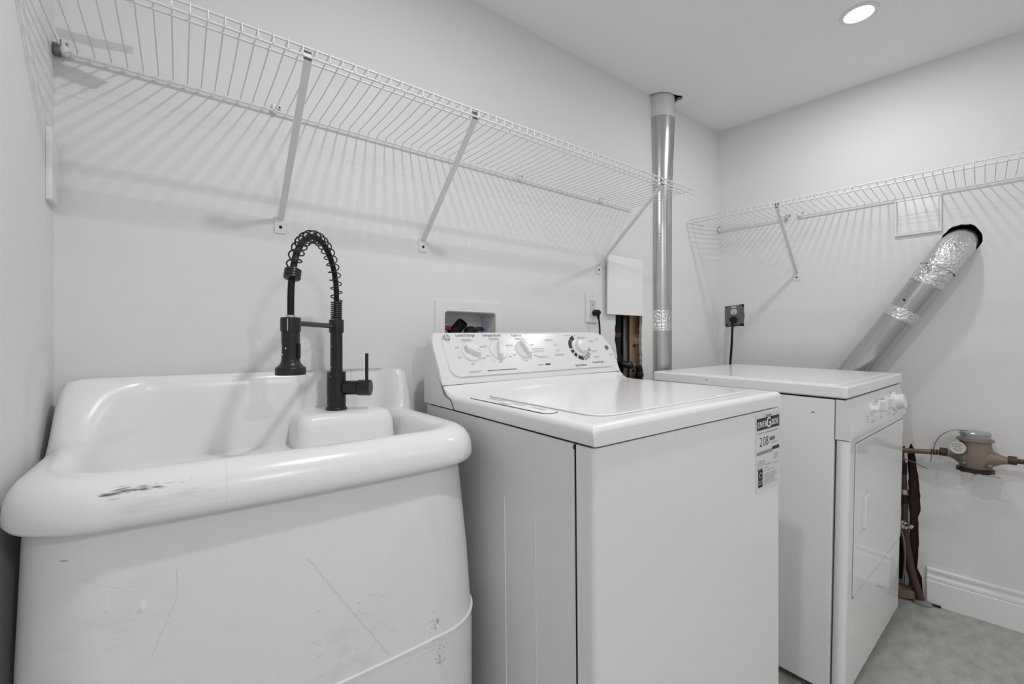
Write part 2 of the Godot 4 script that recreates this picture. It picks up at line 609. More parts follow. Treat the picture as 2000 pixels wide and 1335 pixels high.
func sink_skin(strokes: bool) -> ImageTexture:
	# scuffs, drips and scratches on the glaze, laid out over the front: u along x, v down
	var w := 2048
	var h := 2048
	var im := Image.create(w, h, false, Image.FORMAT_RGBA8)
	im.fill(Color(0.945, 0.945, 0.942))
	if not strokes:
		return ImageTexture.create_from_image(im)
	var dab := func(x: float, y: float, rx: float, ry: float, g: float, alpha: float) -> void:
		var px := (x + 0.25) / 0.85 * w
		var py := (0.92 - y) / 0.6 * h
		var ax := rx / 0.85 * w
		var ay := ry / 0.6 * h
		for i in range(int(px - ax) - 1, int(px + ax) + 2):
			for j in range(int(py - ay) - 1, int(py + ay) + 2):
				if i < 0 or j < 0 or i >= w or j >= h:
					continue
				var d := Vector2((i - px) / ax, (j - py) / ay).length()
				if d < 1.0:
					var c := im.get_pixel(i, j)
					im.set_pixel(i, j, c.lerp(Color(g, g, g * 0.985), alpha * (1.0 - d * d)))
	var scratch := func(a: Vector2, b: Vector2, wd: float, g: float, alpha: float, gaps: float) -> void:
		var n := int(a.distance_to(b) / 0.0006) + 1
		var wob := 0.0
		for k in n:
			wob = wob * 0.93 + rng.randf_range(-0.0003, 0.0003)
			if rng.randf() < gaps:
				continue
			var p := a.lerp(b, float(k) / n)
			dab.call(p.x + wob, p.y + wob, wd * rng.randf_range(0.6, 1.3), wd * rng.randf_range(0.6, 1.3), g, alpha * rng.randf_range(0.4, 1.0))
	# black rub mark on the rim: a smear of overlapping strokes
	for k in 70:
		var x := -0.080 + absf(rng.randfn(0.0, 0.03))
		var y := 0.8425 + rng.randfn(0.0, 0.0022) + (x + 0.08) * 0.02
		dab.call(x, y, rng.randf_range(0.002, 0.011), rng.randf_range(0.0004, 0.0010), 0.25, rng.randf_range(0.08, 0.3))
	for k in 9:
		dab.call(-0.081 + 0.0033 * k, 0.8405 + 0.0003 * k, 0.0035, 0.0009, 0.1, 0.6 - 0.03 * k)
	for k in 8:
		dab.call(rng.randf_range(-0.05, -0.02), 0.8425 + rng.randfn(0, 0.0008), 0.006, 0.0007, 0.15, 0.45)
	for k in 50:
		dab.call(rng.randf_range(-0.075, 0.05), rng.randf_range(0.812, 0.838), rng.randf_range(0.003, 0.014), rng.randf_range(0.0003, 0.0008), rng.randf_range(0.7, 1.0), 0.3)
	for k in 14:
		dab.call(rng.randf_range(-0.06, 0.05), rng.randf_range(0.815, 0.832), rng.randf_range(0.01, 0.03), rng.randf_range(0.002, 0.006), rng.randf_range(0.84, 0.9), 0.22)
	for k in 30:
		dab.call(rng.randf_range(0.1, 0.38), rng.randf_range(0.812, 0.85), rng.randf_range(0.003, 0.012), rng.randf_range(0.0003, 0.0009), rng.randf_range(0.72, 1.0), 0.28)
	scratch.call(Vector2(0.056, 0.86), Vector2(0.054, 0.80), 0.0007, 0.8, 0.4, 0.0)
	# apron: scratches, a dried drip, scuffs, smudges
	scratch.call(Vector2(-0.003, 0.72), Vector2(-0.002, 0.684), 0.0007, 0.7, 0.5, 0.0)
	scratch.call(Vector2(-0.002, 0.684), Vector2(-0.03, 0.615), 0.0007, 0.7, 0.45, 0.05)
	scratch.call(Vector2(-0.11, 0.735), Vector2(-0.045, 0.70), 0.0006, 0.78, 0.4, 0.05)
	dab.call(-0.039, 0.683, 0.004, 0.010, 1.0, 0.9)
	dab.call(-0.043, 0.676, 0.0045, 0.004, 0.8, 0.5)
	for k in 2:
		var o := 0.0025 * k
		scratch.call(Vector2(0.165 + o, 0.69), Vector2(0.30 + o, 0.48), 0.0011, 0.72 + 0.05 * k, 0.3, 0.25)
	for k in 40:
		var x := rng.randf_range(0.17, 0.31)
		var y := rng.randf_range(0.47, 0.61)
		dab.call(x, y, rng.randf_range(0.003, 0.012), rng.randf_range(0.0006, 0.003), rng.randf_range(0.68, 0.84), rng.randf_range(0.1, 0.3))
	for k in 10:
		dab.call(rng.randf_range(0.2, 0.31), rng.randf_range(0.48, 0.58), rng.randf_range(0.012, 0.03), rng.randf_range(0.008, 0.02), 0.84, 0.16)
	for k in 40:
		dab.call(rng.randf_range(-0.13, 0.0), rng.randf_range(0.60, 0.68), rng.randf_range(0.004, 0.02), rng.randf_range(0.0005, 0.0018), rng.randf_range(0.82, 1.0), 0.3)
	for k in 14:
		dab.call(rng.randf_range(-0.15, 0.0), rng.randf_range(0.58, 0.72), rng.randf_range(0.015, 0.04), rng.randf_range(0.008, 0.025), 0.88, 0.14)
	for k in 24:
		dab.call(rng.randf_range(0.05, 0.22), rng.randf_range(0.5, 0.63), rng.randf_range(0.003, 0.014), rng.randf_range(0.0004, 0.0012), rng.randf_range(0.78, 1.0), 0.3)
	for c in [Vector2(0.39, 0.50), Vector2(0.40, 0.43)]:
		for k in 18:
			dab.call(c.x + rng.randfn(0, 0.006), c.y + rng.randfn(0, 0.009), 0.0022, 0.003, 0.5, 0.35)
	for k in 26:
		dab.call(rng.randf_range(0.33, 0.41), rng.randf_range(0.45, 0.475), rng.randf_range(0.002, 0.006), 0.001, 0.55, 0.3)
	for k in 50:
		dab.call(rng.randf_range(-0.18, 0.5), rng.randf_range(0.42, 0.8), 0.0011, 0.0011, rng.randf_range(0.6, 1.0), 0.4)
	dab.call(-0.12, 0.757, 0.006, 0.0012, 0.4, 0.55)
	dab.call(0.07, 0.79, 0.012, 0.004, 0.8, 0.25)
	return ImageTexture.create_from_image(im)

func front_uv(p: Vector3) -> Vector2:
	return Vector2((p.x + 0.25) / 0.85, (0.92 - p.y) / 0.6)

func sink() -> void:
	var glaze := grey(1.0, 0.24, 0.0, 0.5)
	glaze.albedo_texture = sink_skin(true)
	glaze.texture_repeat = false
	var o := thing("utility_sink", "white glazed laundry sink with a thick rolled rim and scuffed apron, by the left wall", "sink", at(Vector3(0.17, 0, 0.22)))
	var inv := o.transform.affine_inverse()
	var lift := func(p: Vector2) -> float:
		# the rim sweeps up into the backsplash
		var k := smoothstep(0.165, 0.05, p.y)
		if p.x > 0.3:
			k = smoothstep(0.085, 0.045, p.y)
		return 0.107 * k
	# rows from under the rim, over its crown and down into the bowl: [grow of the outline, y, how far the backsplash lifts it]
	var X0 := -0.19
	var X1 := 0.527
	var Z0 := 0.004
	var Z1 := 0.462
	var rows := [
		[-0.030, 0.792, 0.0], [-0.012, 0.7925, 0.0], [-0.004, 0.795, 0.0], [0.0, 0.801, 0.0], [0.0, 0.812, 0.25], [-0.0015, 0.826, 0.6], [-0.006, 0.839, 0.85], [-0.014, 0.850, 1.0],
		[-0.025, 0.8575, 1.0], [-0.038, 0.861, 1.0], [-0.052, 0.861, 1.0], [-0.064, 0.857, 1.0], [-0.072, 0.850, 0.99], [-0.077, 0.838, 0.95], [-0.080, 0.81, 0.8], [-0.083, 0.76, 0.4], [-0.088, 0.68, 0.0], [-0.094, 0.57, 0.0], [-0.103, 0.515, 0.0], [-0.125, 0.487, 0.0], [-0.155, 0.478, 0.0], [-0.2, 0.474, 0.0]]
	var rings := []
	var uvs := []
	for r in rows:
		var gr: float = r[0]
		var inside := gr < -0.05
		# at the back the rim is thinner: the splash wall
		var gb := gr * 0.75
		var lp := sink_loop(X0 - gr * 0.86, X1 + gr * 0.95, Z0 - gb, Z1 + gr, maxf(0.03, 0.105 + gr * 0.55), 0.03 + 0.06 * smoothstep(-0.005, -0.09, gr), 0.02)
		var ring := PackedVector3Array()
		var uv := []
		for p in lp:
			var q: Vector2 = p
			var y: float = r[1] + lift.call(q) * r[2]
			var z := q.y
			# niche behind the faucet
			if inside and q.x > 0.235 and q.y < 0.12 and y > 0.6:
				var kx := smoothstep(0.235, 0.262, q.x) * smoothstep(0.495, 0.44, q.x)
				z = lerpf(z, minf(z, 0.026 + absf(gr + 0.05) * 0.12), kx)
			var w := Vector3(q.x, y, z)
			ring.append(inv * w)
			uv.append(front_uv(w) if not inside and w.z > 0.2 else Vector2(0.02, 0.01))
		rings.append(ring)
		uvs.append(uv)
	var g := Geo.new()
	g.loft(rings, true, false, true, false, uvs)
	# the rings wind round and climb over the rim: a skin whose outside is up and out
	g.start()
	var sgn := _skin_sign(rings)
	if sgn:
		for i in range(0, g.v.size(), 3):
			g.flip(i)
	# drain end closed below by the bowl floor; ledge that carries the faucet
	var led := []
	var lp0 := [[0.0, 0.50], [0.0, 0.845], [0.003, 0.859], [0.009, 0.8675], [0.018, 0.8722], [0.03, 0.873], [0.08, 0.873]]
	for r in lp0:
		var gr: float = r[0]
		var ring := PackedVector3Array()
		var taper := (0.873 - float(r[1])) * 0.06
		for p in Geo.rrect(0.214 + gr - taper, 0.012, 0.436 - gr + taper, 0.168 - gr + taper, 0.026, 6):
			ring.append(inv * Vector3(p.x, r[1], p.y))
		led.append(ring)
	g.loft(led)
	part(o, "basin", g, glaze, 75.0)
	# apron: upper cover and a slightly prouder lower cover with a bright lip between
	var skirt := func(ys: Array) -> Geo:
		var gg := Geo.new()
		var rr := []
		var uu := []
		for r in ys:
			var gr: float = r[0]
			var ring := PackedVector3Array()
			var uv := []
			for p in sink_loop(-0.176 - gr * 0.3, 0.508 + gr, 0.02, 0.445 + gr, 0.105, 0.03, 0.02):
				var w := Vector3(p.x, r[1], p.y)
				ring.append(inv * w)
				uv.append(front_uv(w) if w.z > 0.1 else Vector2(0.02, 0.01))
			rr.append(ring)
			uu.append(uv)
		gg.loft(rr, true, true, true, true, uu)
		return gg
	part(o, "apron", skirt.call([[-0.006, 0.796], [-0.002, 0.76], [0.010, 0.60], [0.0165, 0.476]]), glaze, 30.0)
	part(o, "base_cover", skirt.call([[0.012, 0.4762], [0.0165, 0.4762], [0.0195, 0.4745], [0.0195, 0.471], [0.018, 0.462], [0.019, 0.02], [0.017, 0.0]]), glaze, 30.0)

func _skin_sign(rings: Array) -> bool:
	# true where the first quad on the front of the crown faces down: the skin has to be turned over
	var n: int = rings[0].size()
	var best := 0
	var zmax := -1e9
	for j in n:
		if rings[9][j].z > zmax:
			zmax = rings[9][j].z
			best = j
	var a: Vector3 = rings[9][best]
	var b: Vector3 = rings[9][(best + 1) % n]
	var c: Vector3 = rings[10][(best + 1) % n]
	return -(b - a).cross(c - a).y < 0.0


# ---------------------------------------------------------------- faucet
func faucet() -> void:
	var T := Vector3(0.816, 0, 0.578)
	var o := thing("kitchen_faucet", "matt black spring-neck kitchen faucet with pull-down sprayer, on the sink's rear ledge", "faucet", Transform3D(Basis(T, Vector3.UP, T.cross(Vector3.UP)), Vector3(0.312, 0.873, 0.10)))
	# local axes: x to the lever, y up, z to the spout
	var g := Geo.new()
	g.lathe(at(Vector3.ZERO), [Vector2(0.0, 0.0), Vector2(0.0252, 0.0), Vector2(0.0252, 0.005), Vector2(0.024, 0.0065), Vector2(0.0222, 0.0065), Vector2(0.0222, 0.093), Vector2(0.0216, 0.094), Vector2(0.0, 0.094)], 36)
	part(o, "base", g, M.black)
	g = Geo.new()
	g.lathe(at(Vector3.ZERO), [Vector2(0.0, 0.093), Vector2(0.0144, 0.093), Vector2(0.0144, 0.192), Vector2(0.0, 0.192)], 28)
	part(o, "post", g, M.black)
	g = Geo.new()
	g.lathe(at(Vector3.ZERO), [Vector2(0.0, 0.19), Vector2(0.0171, 0.19), Vector2(0.0174, 0.1905), Vector2(0.0174, 0.2215), Vector2(0.0171, 0.222), Vector2(0.0, 0.222)], 30)
	part(o, "collar", g, M.black)
	# tight coil on top of the collar
	var path := PackedVector3Array()
	for i in 9 * 16 + 1:
		var a := TAU * i / 16.0
		path.append(Vector3(cos(a) * 0.0118, 0.2235 + 0.044 * i / (9.0 * 16), sin(a) * 0.0118))
	g = Geo.new()
	g.tube(path, 0.0022, 6)
	part(o, "tight_coil", g, M.black_metal, 60.0)
	# arch centre line
	var arch := PackedVector3Array()
	var R := 0.117
	for i in 6:
		arch.append(Vector3(0, 0.225 + 0.055 * i / 6.0, 0))
	for i in 41:
		var a := deg_to_rad(166.0) * i / 40.0
		arch.append(Vector3(0, 0.28 + sin(a) * R, R - cos(a) * R))
	var endp := arch[-1]
	var endt := (arch[-1] - arch[-2]).normalized()
	# hose runs through the spring and down to the sprayer
	var hose := arch.duplicate()
	var spray := Vector3(0.0, 0, 0.2405)
	for p in smooth([endp, endp + endt * 0.02, Vector3(spray.x, 0.262, spray.z - 0.001), Vector3(spray.x, 0.212, spray.z)], 6).slice(1):
		hose.append(p)
	g = Geo.new()
	g.tube(hose, 0.0063, 12)
	part(o, "hose", g, M.rubber, 60.0)
	# loose spring round the arch
	var cum := [0.0]
	for i in range(1, arch.size()):
		cum.append(cum[-1] + arch[i].distance_to(arch[i - 1]))
	var total: float = cum[-1]
	var turns := 17.0
	path = PackedVector3Array()
	var steps := int(turns * 20)
	var seg := 0
	for i in steps + 1:
		var f := float(i) / steps
		var d := (0.043 + (total - 0.043) * f)
		while seg < arch.size() - 2 and cum[seg + 1] < d:
			seg += 1
		var k: float = clampf((d - cum[seg]) / maxf(1e-6, cum[seg + 1] - cum[seg]), 0, 1)
		var c := arch[seg].lerp(arch[seg + 1], k)
		var tn := (arch[seg + 1] - arch[seg]).normalized()
		var sx := Vector3.RIGHT
		var sy := tn.cross(sx)
		var a := TAU * turns * f
		path.append(c + (sx * cos(a) + sy * sin(a)) * 0.0132)
	g = Geo.new()
	g.tube(path, 0.0016, 6)
	part(o, "spring", g, M.black_metal, 60.0)
	# end cap of the spring: a short stack of rings
	var y2 := -endt
	var x2 := Vector3.RIGHT
	var cap := Transform3D(Basis(x2, y2, x2.cross(y2)), endp + endt * 0.018)
	var prof := [Vector2(0.0, -0.002), Vector2(0.012, -0.002)]
	for i in 4:
		prof.append(Vector2(0.0152, 0.0 + 0.0048 * i))
		prof.append(Vector2(0.0158, 0.0018 + 0.0048 * i))
		prof.append(Vector2(0.0152, 0.0036 + 0.0048 * i))
		prof.append(Vector2(0.0142, 0.0042 + 0.0048 * i))
	prof.append(Vector2(0.0, 0.02))
	g = Geo.new()
	g.lathe(cap, prof, 28)
	part(o, "spring_collar", g, M.black_metal)
	# sprayer held by the arm
	var sp := thing_part(o, "sprayer", at(spray))
	g = Geo.new()
	g.lathe(at(Vector3.ZERO), [Vector2(0.0, 0.19), Vector2(0.0158, 0.19), Vector2(0.0165, 0.186), Vector2(0.0165, 0.168), Vector2(0.0157, 0.160), Vector2(0.0162, 0.135), Vector2(0.0175, 0.127), Vector2(0.0215, 0.1215), Vector2(0.026, 0.1185), Vector2(0.0275, 0.1165), Vector2(0.0275, 0.1045), Vector2(0.0265, 0.1035), Vector2(0.0, 0.1035)], 32)
	part(sp, "spray_head", g, M.black)
	g = Geo.new()
	g.box(Transform3D(Basis(), Vector3(0.0165, 0.15, 0.002)), Vector3(0.004, 0.03, 0.01), 0.0015)
	part(sp, "spray_button", g, M.rubber)
	g = Geo.new()
	g.lathe(at(Vector3.ZERO), [Vector2(0.0, 0.2135), Vector2(0.0085, 0.2135), Vector2(0.0085, 0.219), Vector2(0.0, 0.219)], 20)
	part(sp, "ferrule", g, M.chrome)
	g = Geo.new()
	g.lathe(at(spray), [Vector2(0.0162, 0.1875), Vector2(0.0182, 0.1875), Vector2(0.0182, 0.2135), Vector2(0.0172, 0.2145), Vector2(0.0, 0.2145), Vector2(0.0, 0.1875), Vector2(0.0162, 0.1875)], 30)
	part(o, "spray_cradle", g, M.black)
	for sgn in [-1, 1]:
		g = Geo.new()
		var a: float = 2.05 + 0.62 * sgn
		g.box(Transform3D(Basis(Vector3.UP, -a), spray + Vector3(cos(a) * 0.0178, 0.2, sin(a) * 0.0178)), Vector3(0.0022, 0.024, 0.0022), 0.0008)
		part(o, "cradle_edge", g, M.chrome)
	g = Geo.new()
	g.tube(line([Vector3(0, 0.2055, 0.014), Vector3(0, 0.2045, 0.224)]), 0.0055, 12)
	part(o, "holder_arm", g, M.black)
	g = Geo.new()
	g.lathe(Transform3D(Basis(Vector3.UP, Vector3.RIGHT, Vector3.FORWARD), Vector3(0, 0.054, 0)), [Vector2(0.0, 0.02), Vector2(0.0175, 0.02), Vector2(0.0175, 0.052), Vector2(0.0185, 0.0535), Vector2(0.0, 0.0535)], 28)
	part(o, "valve_body", g, M.black)
	g = Geo.new()
	g.lathe(Transform3D(Basis(Vector3.UP, Vector3.RIGHT, Vector3.FORWARD), Vector3(0, 0.054, 0)), [Vector2(0.0, 0.0545), Vector2(0.0192, 0.0545), Vector2(0.0196, 0.055), Vector2(0.0196, 0.0835), Vector2(0.0185, 0.0845), Vector2(0.0, 0.0845)], 28)
	part(o, "valve_cap", g, M.black)
	g = Geo.new()
	g.tube(line([Vector3(0.0745, 0.07, 0), Vector3(0.0745, 0.139, 0)]), 0.0041, 12)
	part(o, "lever", g, M.black)
	# paint flecks on the black finish
	g = Geo.new()
	for p in [[0.0, 0.155, 0.0146], [0.001, 0.105, 0.0146], [-0.006, 0.083, 0.0223], [0.004, 0.028, 0.0223], [0.002, 0.012, 0.0223]]:
		var a := 2.2 + float(p[0]) * 60
		g.sphere(Vector3(cos(a) * p[2], p[1], sin(a) * p[2]), Vector3.ONE * 0.0009, 6, 4)
	for p in [[1.7, 0.155, 0.0162], [2.2, 0.143, 0.0162]]:
		g.sphere(spray + Vector3(cos(p[0]) * p[2], p[1], sin(p[0]) * p[2]), Vector3(0.0013, 0.0016, 0.0013), 6, 4)
	var fl := part(o, "paint_flecks", g, M.paper)
	fl.set_meta("kind", "stuff")

func thing_part(parent: Node3D, called: String, xf: Transform3D) -> Node3D:
	var n := Node3D.new()
	n.name = called
	n.transform = xf
	parent.add_child(n, true)
	return n


# ---------------------------------------------------------------- washing machine
func bar(g: Geo, xf: Transform3D, x: float, y: float, w: float, h: float) -> void:
	g.start()
	var z := 0.0003
	g.quad(xf * Vector3(x, y, z), xf * Vector3(x + w, y, z), xf * Vector3(x + w, y + h, z), xf * Vector3(x, y + h, z))
	g.facing(xf.basis.z)

func scribble(g: Geo, xf: Transform3D, x: float, y: float, w: float, lines: int, h := 0.0016, gap := 0.0042) -> void:
	# print too small to read: word-long strokes
	for l in lines:
		var cx := x
		var end := x + w * rng.randf_range(0.7, 1.0)
		while cx < end:
			var ww := minf(rng.randf_range(0.003, 0.009), end - cx)
			bar(g, xf, cx, y - l * gap, ww, h)
			cx += ww + 0.0011

func washer() -> void:
	var basis := Basis.from_euler(Vector3(0.00661, -0.01074, 0.01741))
	var B := 0.85      # seam height over the machine's own base
	var o := thing("washing_machine", "white top-loading washing machine with a raised rear control panel, beside the sink", "washing machine", Transform3D(basis, Vector3(0.55414, 0.8639, 0.7318) - basis * Vector3(0, B, 0)))
	var w := 0.685
	var d := 0.65
	# cabinet: steel sides and back, front panel that wraps round the corners
	var g := Geo.new()
	g.prism(Transform3D(Basis(Vector3.RIGHT, Vector3.FORWARD, Vector3.UP), Vector3(0, 0, 0)), Geo.rrect(0.004, 0.0505, w - 0.004, d, 0.003, 2), 0.0, B - 0.004)
	part(o, "cabinet", g, M.enamel_side)
	g = Geo.new()
	# U-shaped front panel, seen from above
	var pf := PackedVector2Array()
	for p in Geo.rrect(0.0, -0.0, w, 0.2, 0.012, 5):
		if p.y < 0.1:
			pf.append(p)
	var u_shape := PackedVector2Array([Vector2(w, 0.0425)])
	u_shape.append(Vector2(w - 0.006, 0.0425))
	u_shape.append(Vector2(w - 0.006, 0.02))
	u_shape.append(Vector2(0.006, 0.02))
	u_shape.append(Vector2(0.006, 0.0425))
	u_shape.append(Vector2(0.0, 0.0425))
	var arc := PackedVector2Array()
	for k in 7:
		var a := PI + PI / 2 * k / 6
		arc.append(Vector2(0.012, 0.012) + Vector2(cos(a), sin(a)) * 0.012)
	for k in 7:
		var a := -PI / 2 + PI / 2 * k / 6
		arc.append(Vector2(w - 0.012, 0.012) + Vector2(cos(a), sin(a)) * 0.012)
	u_shape.append_array(arc)
	g.prism(Transform3D(Basis(Vector3.RIGHT, Vector3.FORWARD, Vector3.UP), Vector3(0, 0, 0)), u_shape, 0.004, B - 0.003)
	part(o, "front_panel", g, M.enamel_side, 30.0)
	# creases pressed into the left side
	for z in [-0.163, -0.268]:
		g = Geo.new()
		g.tube(line([Vector3(0.0042, 0.01, z), Vector3(0.0042, B - 0.16, z)]), 0.0016, 8)
		part(o, "side_rib", g, M.enamel_side)
	g = Geo.new()
	g.box(at(Vector3(0.003, B - 0.009, -0.0465)), Vector3(0.004, 0.008, 0.010), 0.001)
	part(o, "corner_clip", g, M.seam)
	g = Geo.new()
	g.box(at(Vector3(0.0055, B / 2, -0.0468)), Vector3(0.004, B - 0.012, 0.0078), 0.0004)
	part(o, "panel_joint", g, M.seam)
	# gasket shadow line under the lid deck
	g = Geo.new()
	g.prism(Transform3D(Basis(Vector3.RIGHT, Vector3.FORWARD, Vector3.UP), Vector3(0, 0, 0)), Geo.rrect(0.007, 0.007, w - 0.007, d - 0.01, 0.01, 3), B - 0.006, B + 0.004)
	part(o, "gasket", g, M.seam)
	# lid deck: section across u, swept from front to back
	var rings := []
	var prof := func(z: float, grow: float, top: float) -> PackedVector3Array:
		var r := PackedVector3Array()
		var x0 := -0.004 - grow
		var x1 := w + 0.004 + grow
		var rr := minf(0.013, top * 0.45)
		r.append(Vector3(x0 + 0.002, B + 0.0015, z))
		r.append(Vector3(x0, B + 0.0035, z))
		for k in 6:
			var a := PI - PI / 2 * k / 5
			r.append(Vector3(x0 + rr + cos(a) * rr, B + top - rr + sin(a) * rr, z))
		for k in 9:
			r.append(Vector3(lerpf(x0 + rr, x1 - rr, (k + 1) / 10.0), B + top + 0.001 * sin(PI * (k + 1) / 10.0), z))
		for k in 6:
			var a := PI / 2 - PI / 2 * k / 5
			r.append(Vector3(x1 - rr + cos(a) * rr, B + top - rr + sin(a) * rr, z))
		r.append(Vector3(x1, B + 0.0035, z))
		r.append(Vector3(x1 - 0.002, B + 0.0015, z))
		return r
	rings.append(prof.call(0.005, -0.010, 0.02))
	rings.append(prof.call(0.0048, -0.006, 0.0255))
	for k in 7:
		var a := PI / 2 * k / 6
		rings.append(prof.call(0.0045 - 0.012 * (1.0 - cos(a)), minf(0.0, -0.006 + 0.012 * sin(a)), 0.0245 + 0.0125 * sin(a)))
	for z in [-0.05, -0.15, -0.3, -0.42]:
		rings.append(prof.call(z, 0.0, 0.037))
	for k in 9:
		var f := (k + 1) / 9.0
		rings.append(prof.call(-0.44 - 0.1 * f, 0.0, 0.037 + 0.021 * f * f * f))
	g = Geo.new()
	g.loft(rings)
	part(o, "lid_deck", g, M.enamel, 45.0)
	# door in the deck: a shallow panel with its own outline
	var flat := Transform3D(Basis(Vector3.RIGHT, Vector3.FORWARD, Vector3.UP), Vector3(0, B, 0))
	g = Geo.new()
	g.prism(flat, Geo.rrect(0.054, 0.036, 0.600, 0.43, 0.045, 8), 0.0365, 0.0388, 0.0008, 2, false)
	part(o, "lid_gap", g, M.groove)
	g = Geo.new()
	g.prism(flat, Geo.rrect(0.056, 0.038, 0.598, 0.428, 0.043, 8), 0.037, 0.0405, 0.0022, 4, false)
	g.prism(flat, Geo.rrect(0.46, 0.0385, 0.575, 0.052, 0.006, 5), 0.037, 0.0425, 0.0018, 3, false)
	part(o, "lid", g, M.enamel)
	# printed strip by the dispenser corner
	g = Geo.new()
	g.prism(flat, Geo.rrect(0.006, 0.128, 0.046, 0.425, 0.019, 8), 0.0365, 0.0381, 0.0004, 2, false)
	part(o, "label_outline", g, M.ink)
	g = Geo.new()
	g.prism(flat, Geo.rrect(0.0072, 0.1292, 0.0448, 0.4238, 0.018, 8), 0.0365, 0.0384, 0.0004, 2, false)
	var strip := part(o, "dispenser_label", g, M.enamel)
	g = Geo.new()
	var sx := Transform3D(Basis(Vector3.FORWARD, Vector3.LEFT, Vector3.UP), Vector3(0.042, B + 0.0384, -0.14))
	for r in [[0.02, 0.012, 0.05], [0.09, 0.010, 0.06], [0.17, 0.008, 0.08], [0.12, 0.03, 0.05]]:
		scribble(g, sx, r[0], r[1], r[2], 2, 0.0018, 0.006)
	part(strip, "small_print", g, M.ink_light).set_meta("kind", "stuff")

	# control console: an upright body with a sloping face, its top corners rounded
	var ring_at := func(u: float, ytop: float, pull: float) -> PackedVector3Array:
		var r := PackedVector3Array()
		var zf := func(y: float) -> float:
			return -0.5385 - 0.58 * (y - 0.06) + 0.006 * sin(clampf((y - 0.06) / 0.137, 0, 1) * PI) - pull
		r.append(Vector3(u, B + 0.002, -0.649))
		r.append(Vector3(u, B + ytop * 0.86, -0.643))
		r.append(Vector3(u, B + ytop - 0.004, -0.636))
		r.append(Vector3(u, B + ytop, -0.628))
		r.append(Vector3(u, B + ytop, minf(zf.call(ytop) - 0.004, -0.60)))
		for k in 7:
			var y := lerpf(ytop - 0.004, 0.06, k / 6.0)
			r.append(Vector3(u, B + y, zf.call(y)))
		r.append(Vector3(u, B + 0.0565, -0.5385 - pull))
		r.append(Vector3(u, B + 0.05, -0.53 - pull))
		r.append(Vector3(u, B + 0.036, -0.522 - pull))
		r.append(Vector3(u, B + 0.027, -0.495 - pull))
		r.append(Vector3(u, B + 0.012, -0.481 - pull))
		r.append(Vector3(u, B + 0.002, -0.477 - pull))
		return r
	rings = []
	var U0 := -0.0045
	var U1 := w + 0.018
	var rad := 0.038
	rings.append(ring_at.call(U0, 0.197 - rad + 0.003, 0.006))
	rings.append(ring_at.call(U0 + 0.0008, 0.197 - rad + 0.006, 0.0025))
	for k in 8:
		var a := PI / 2 * k / 7
		rings.append(ring_at.call(U0 + 0.002 + rad * 0.62 * (1.0 - cos(a)), 0.197 - rad + rad * sin(a), 0.0))
	for k in 5:
		rings.append(ring_at.call(lerpf(0.06, 0.62, k / 4.0), 0.197, 0.0))
	for k in 8:
		var a := PI / 2 * (7 - k) / 7
		rings.append(ring_at.call(U1 - 0.002 - rad * 1.25 * (1.0 - cos(a)), 0.197 - rad * 1.4 + rad * 1.4 * sin(a), 0.0))
	rings.append(ring_at.call(U1 - 0.0008, 0.197 - rad * 1.4 - 0.002, 0.0025))
	rings.append(ring_at.call(U1, 0.197 - rad * 1.4 - 0.004, 0.006))
	g = Geo.new()
	g.loft(rings)
	var con := part(o, "control_panel", g, M.plastic, 32.0)
	# seam between console and deck
	g = Geo.new()
	g.tube(line([Vector3(-0.005, B + 0.0565, -0.5375), Vector3(w + 0.012, B + 0.0565, -0.5375)]), 0.0011, 6)
	g.tube(smooth([Vector3(-0.005, B + 0.056, -0.538), Vector3(-0.0055, B + 0.045, -0.5265), Vector3(-0.0055, B + 0.034, -0.519), Vector3(-0.0055, B + 0.026, -0.493), Vector3(-0.0055, B + 0.012, -0.479), Vector3(-0.005, B + 0.001, -0.4755)], 5), 0.0011, 6)
	part(o, "console_seam", g, M.ink)
	# sloping face: local x along, y up the slope, z out of it
	var ty := Vector3(0, 1, -0.58).normalized()
	var face := Transform3D(Basis(Vector3.RIGHT, ty, Vector3.RIGHT.cross(ty)), Vector3(0, B + 0.06, -0.5385) + Vector3.RIGHT.cross(ty) * 0.0062)
	g = Geo.new()
	g.prism(face, Geo.rrect(0.028, 0.016, 0.686, 0.149, 0.03, 8), -0.006, 0.0004, 0.0004, 2, false)
	part(o, "fascia", g, M.plastic)
	var f2 := face * at(Vector3(0, 0, 0.0007))
	g = Geo.new()
	# light print round the knobs and along the bottom edge
	for k in [[0.11, 0.091], [0.2045, 0.093], [0.301, 0.093]]:
		for a in [205.0, 155.0, 25.0, -35.0, 265.0]:
			var p := Vector2(k[0], k[1]) + Vector2(cos(deg_to_rad(a)) * 0.045, sin(deg_to_rad(a)) * 0.038)
			scribble(g, f2, p.x - 0.007, p.y, 0.014, 2, 0.0012, 0.003)
		scribble(g, f2, k[0] - 0.02, k[1] + 0.041, 0.042, 3, 0.0012, 0.003)
	scribble(g, f2, 0.085, 0.029, 0.045, 2, 0.0012, 0.004)
	scribble(g, f2, 0.335, 0.094, 0.05, 3, 0.0013, 0.006)
	scribble(g, f2, 0.345, 0.066, 0.05, 2, 0.0013, 0.005)
	scribble(g, f2, 0.635, 0.126, 0.02, 2, 0.0013, 0.006)
	scribble(g, f2, 0.675, 0.062, 0.018, 2, 0.0013, 0.004)
	for p in [[0.40, 0.126, 0.035], [0.43, 0.108, 0.02], [0.43, 0.087, 0.02], [0.42, 0.07, 0.045], [0.60, 0.118, 0.025], [0.595, 0.078, 0.03], [0.59, 0.056, 0.035], [0.55, 0.132, 0.045]]:
		scribble(g, f2, p[0], p[1], p[2], 2, 0.0014, 0.0045)
	part(con, "small_print", g, M.ink_light).set_meta("kind", "stuff")
	g = Geo.new()
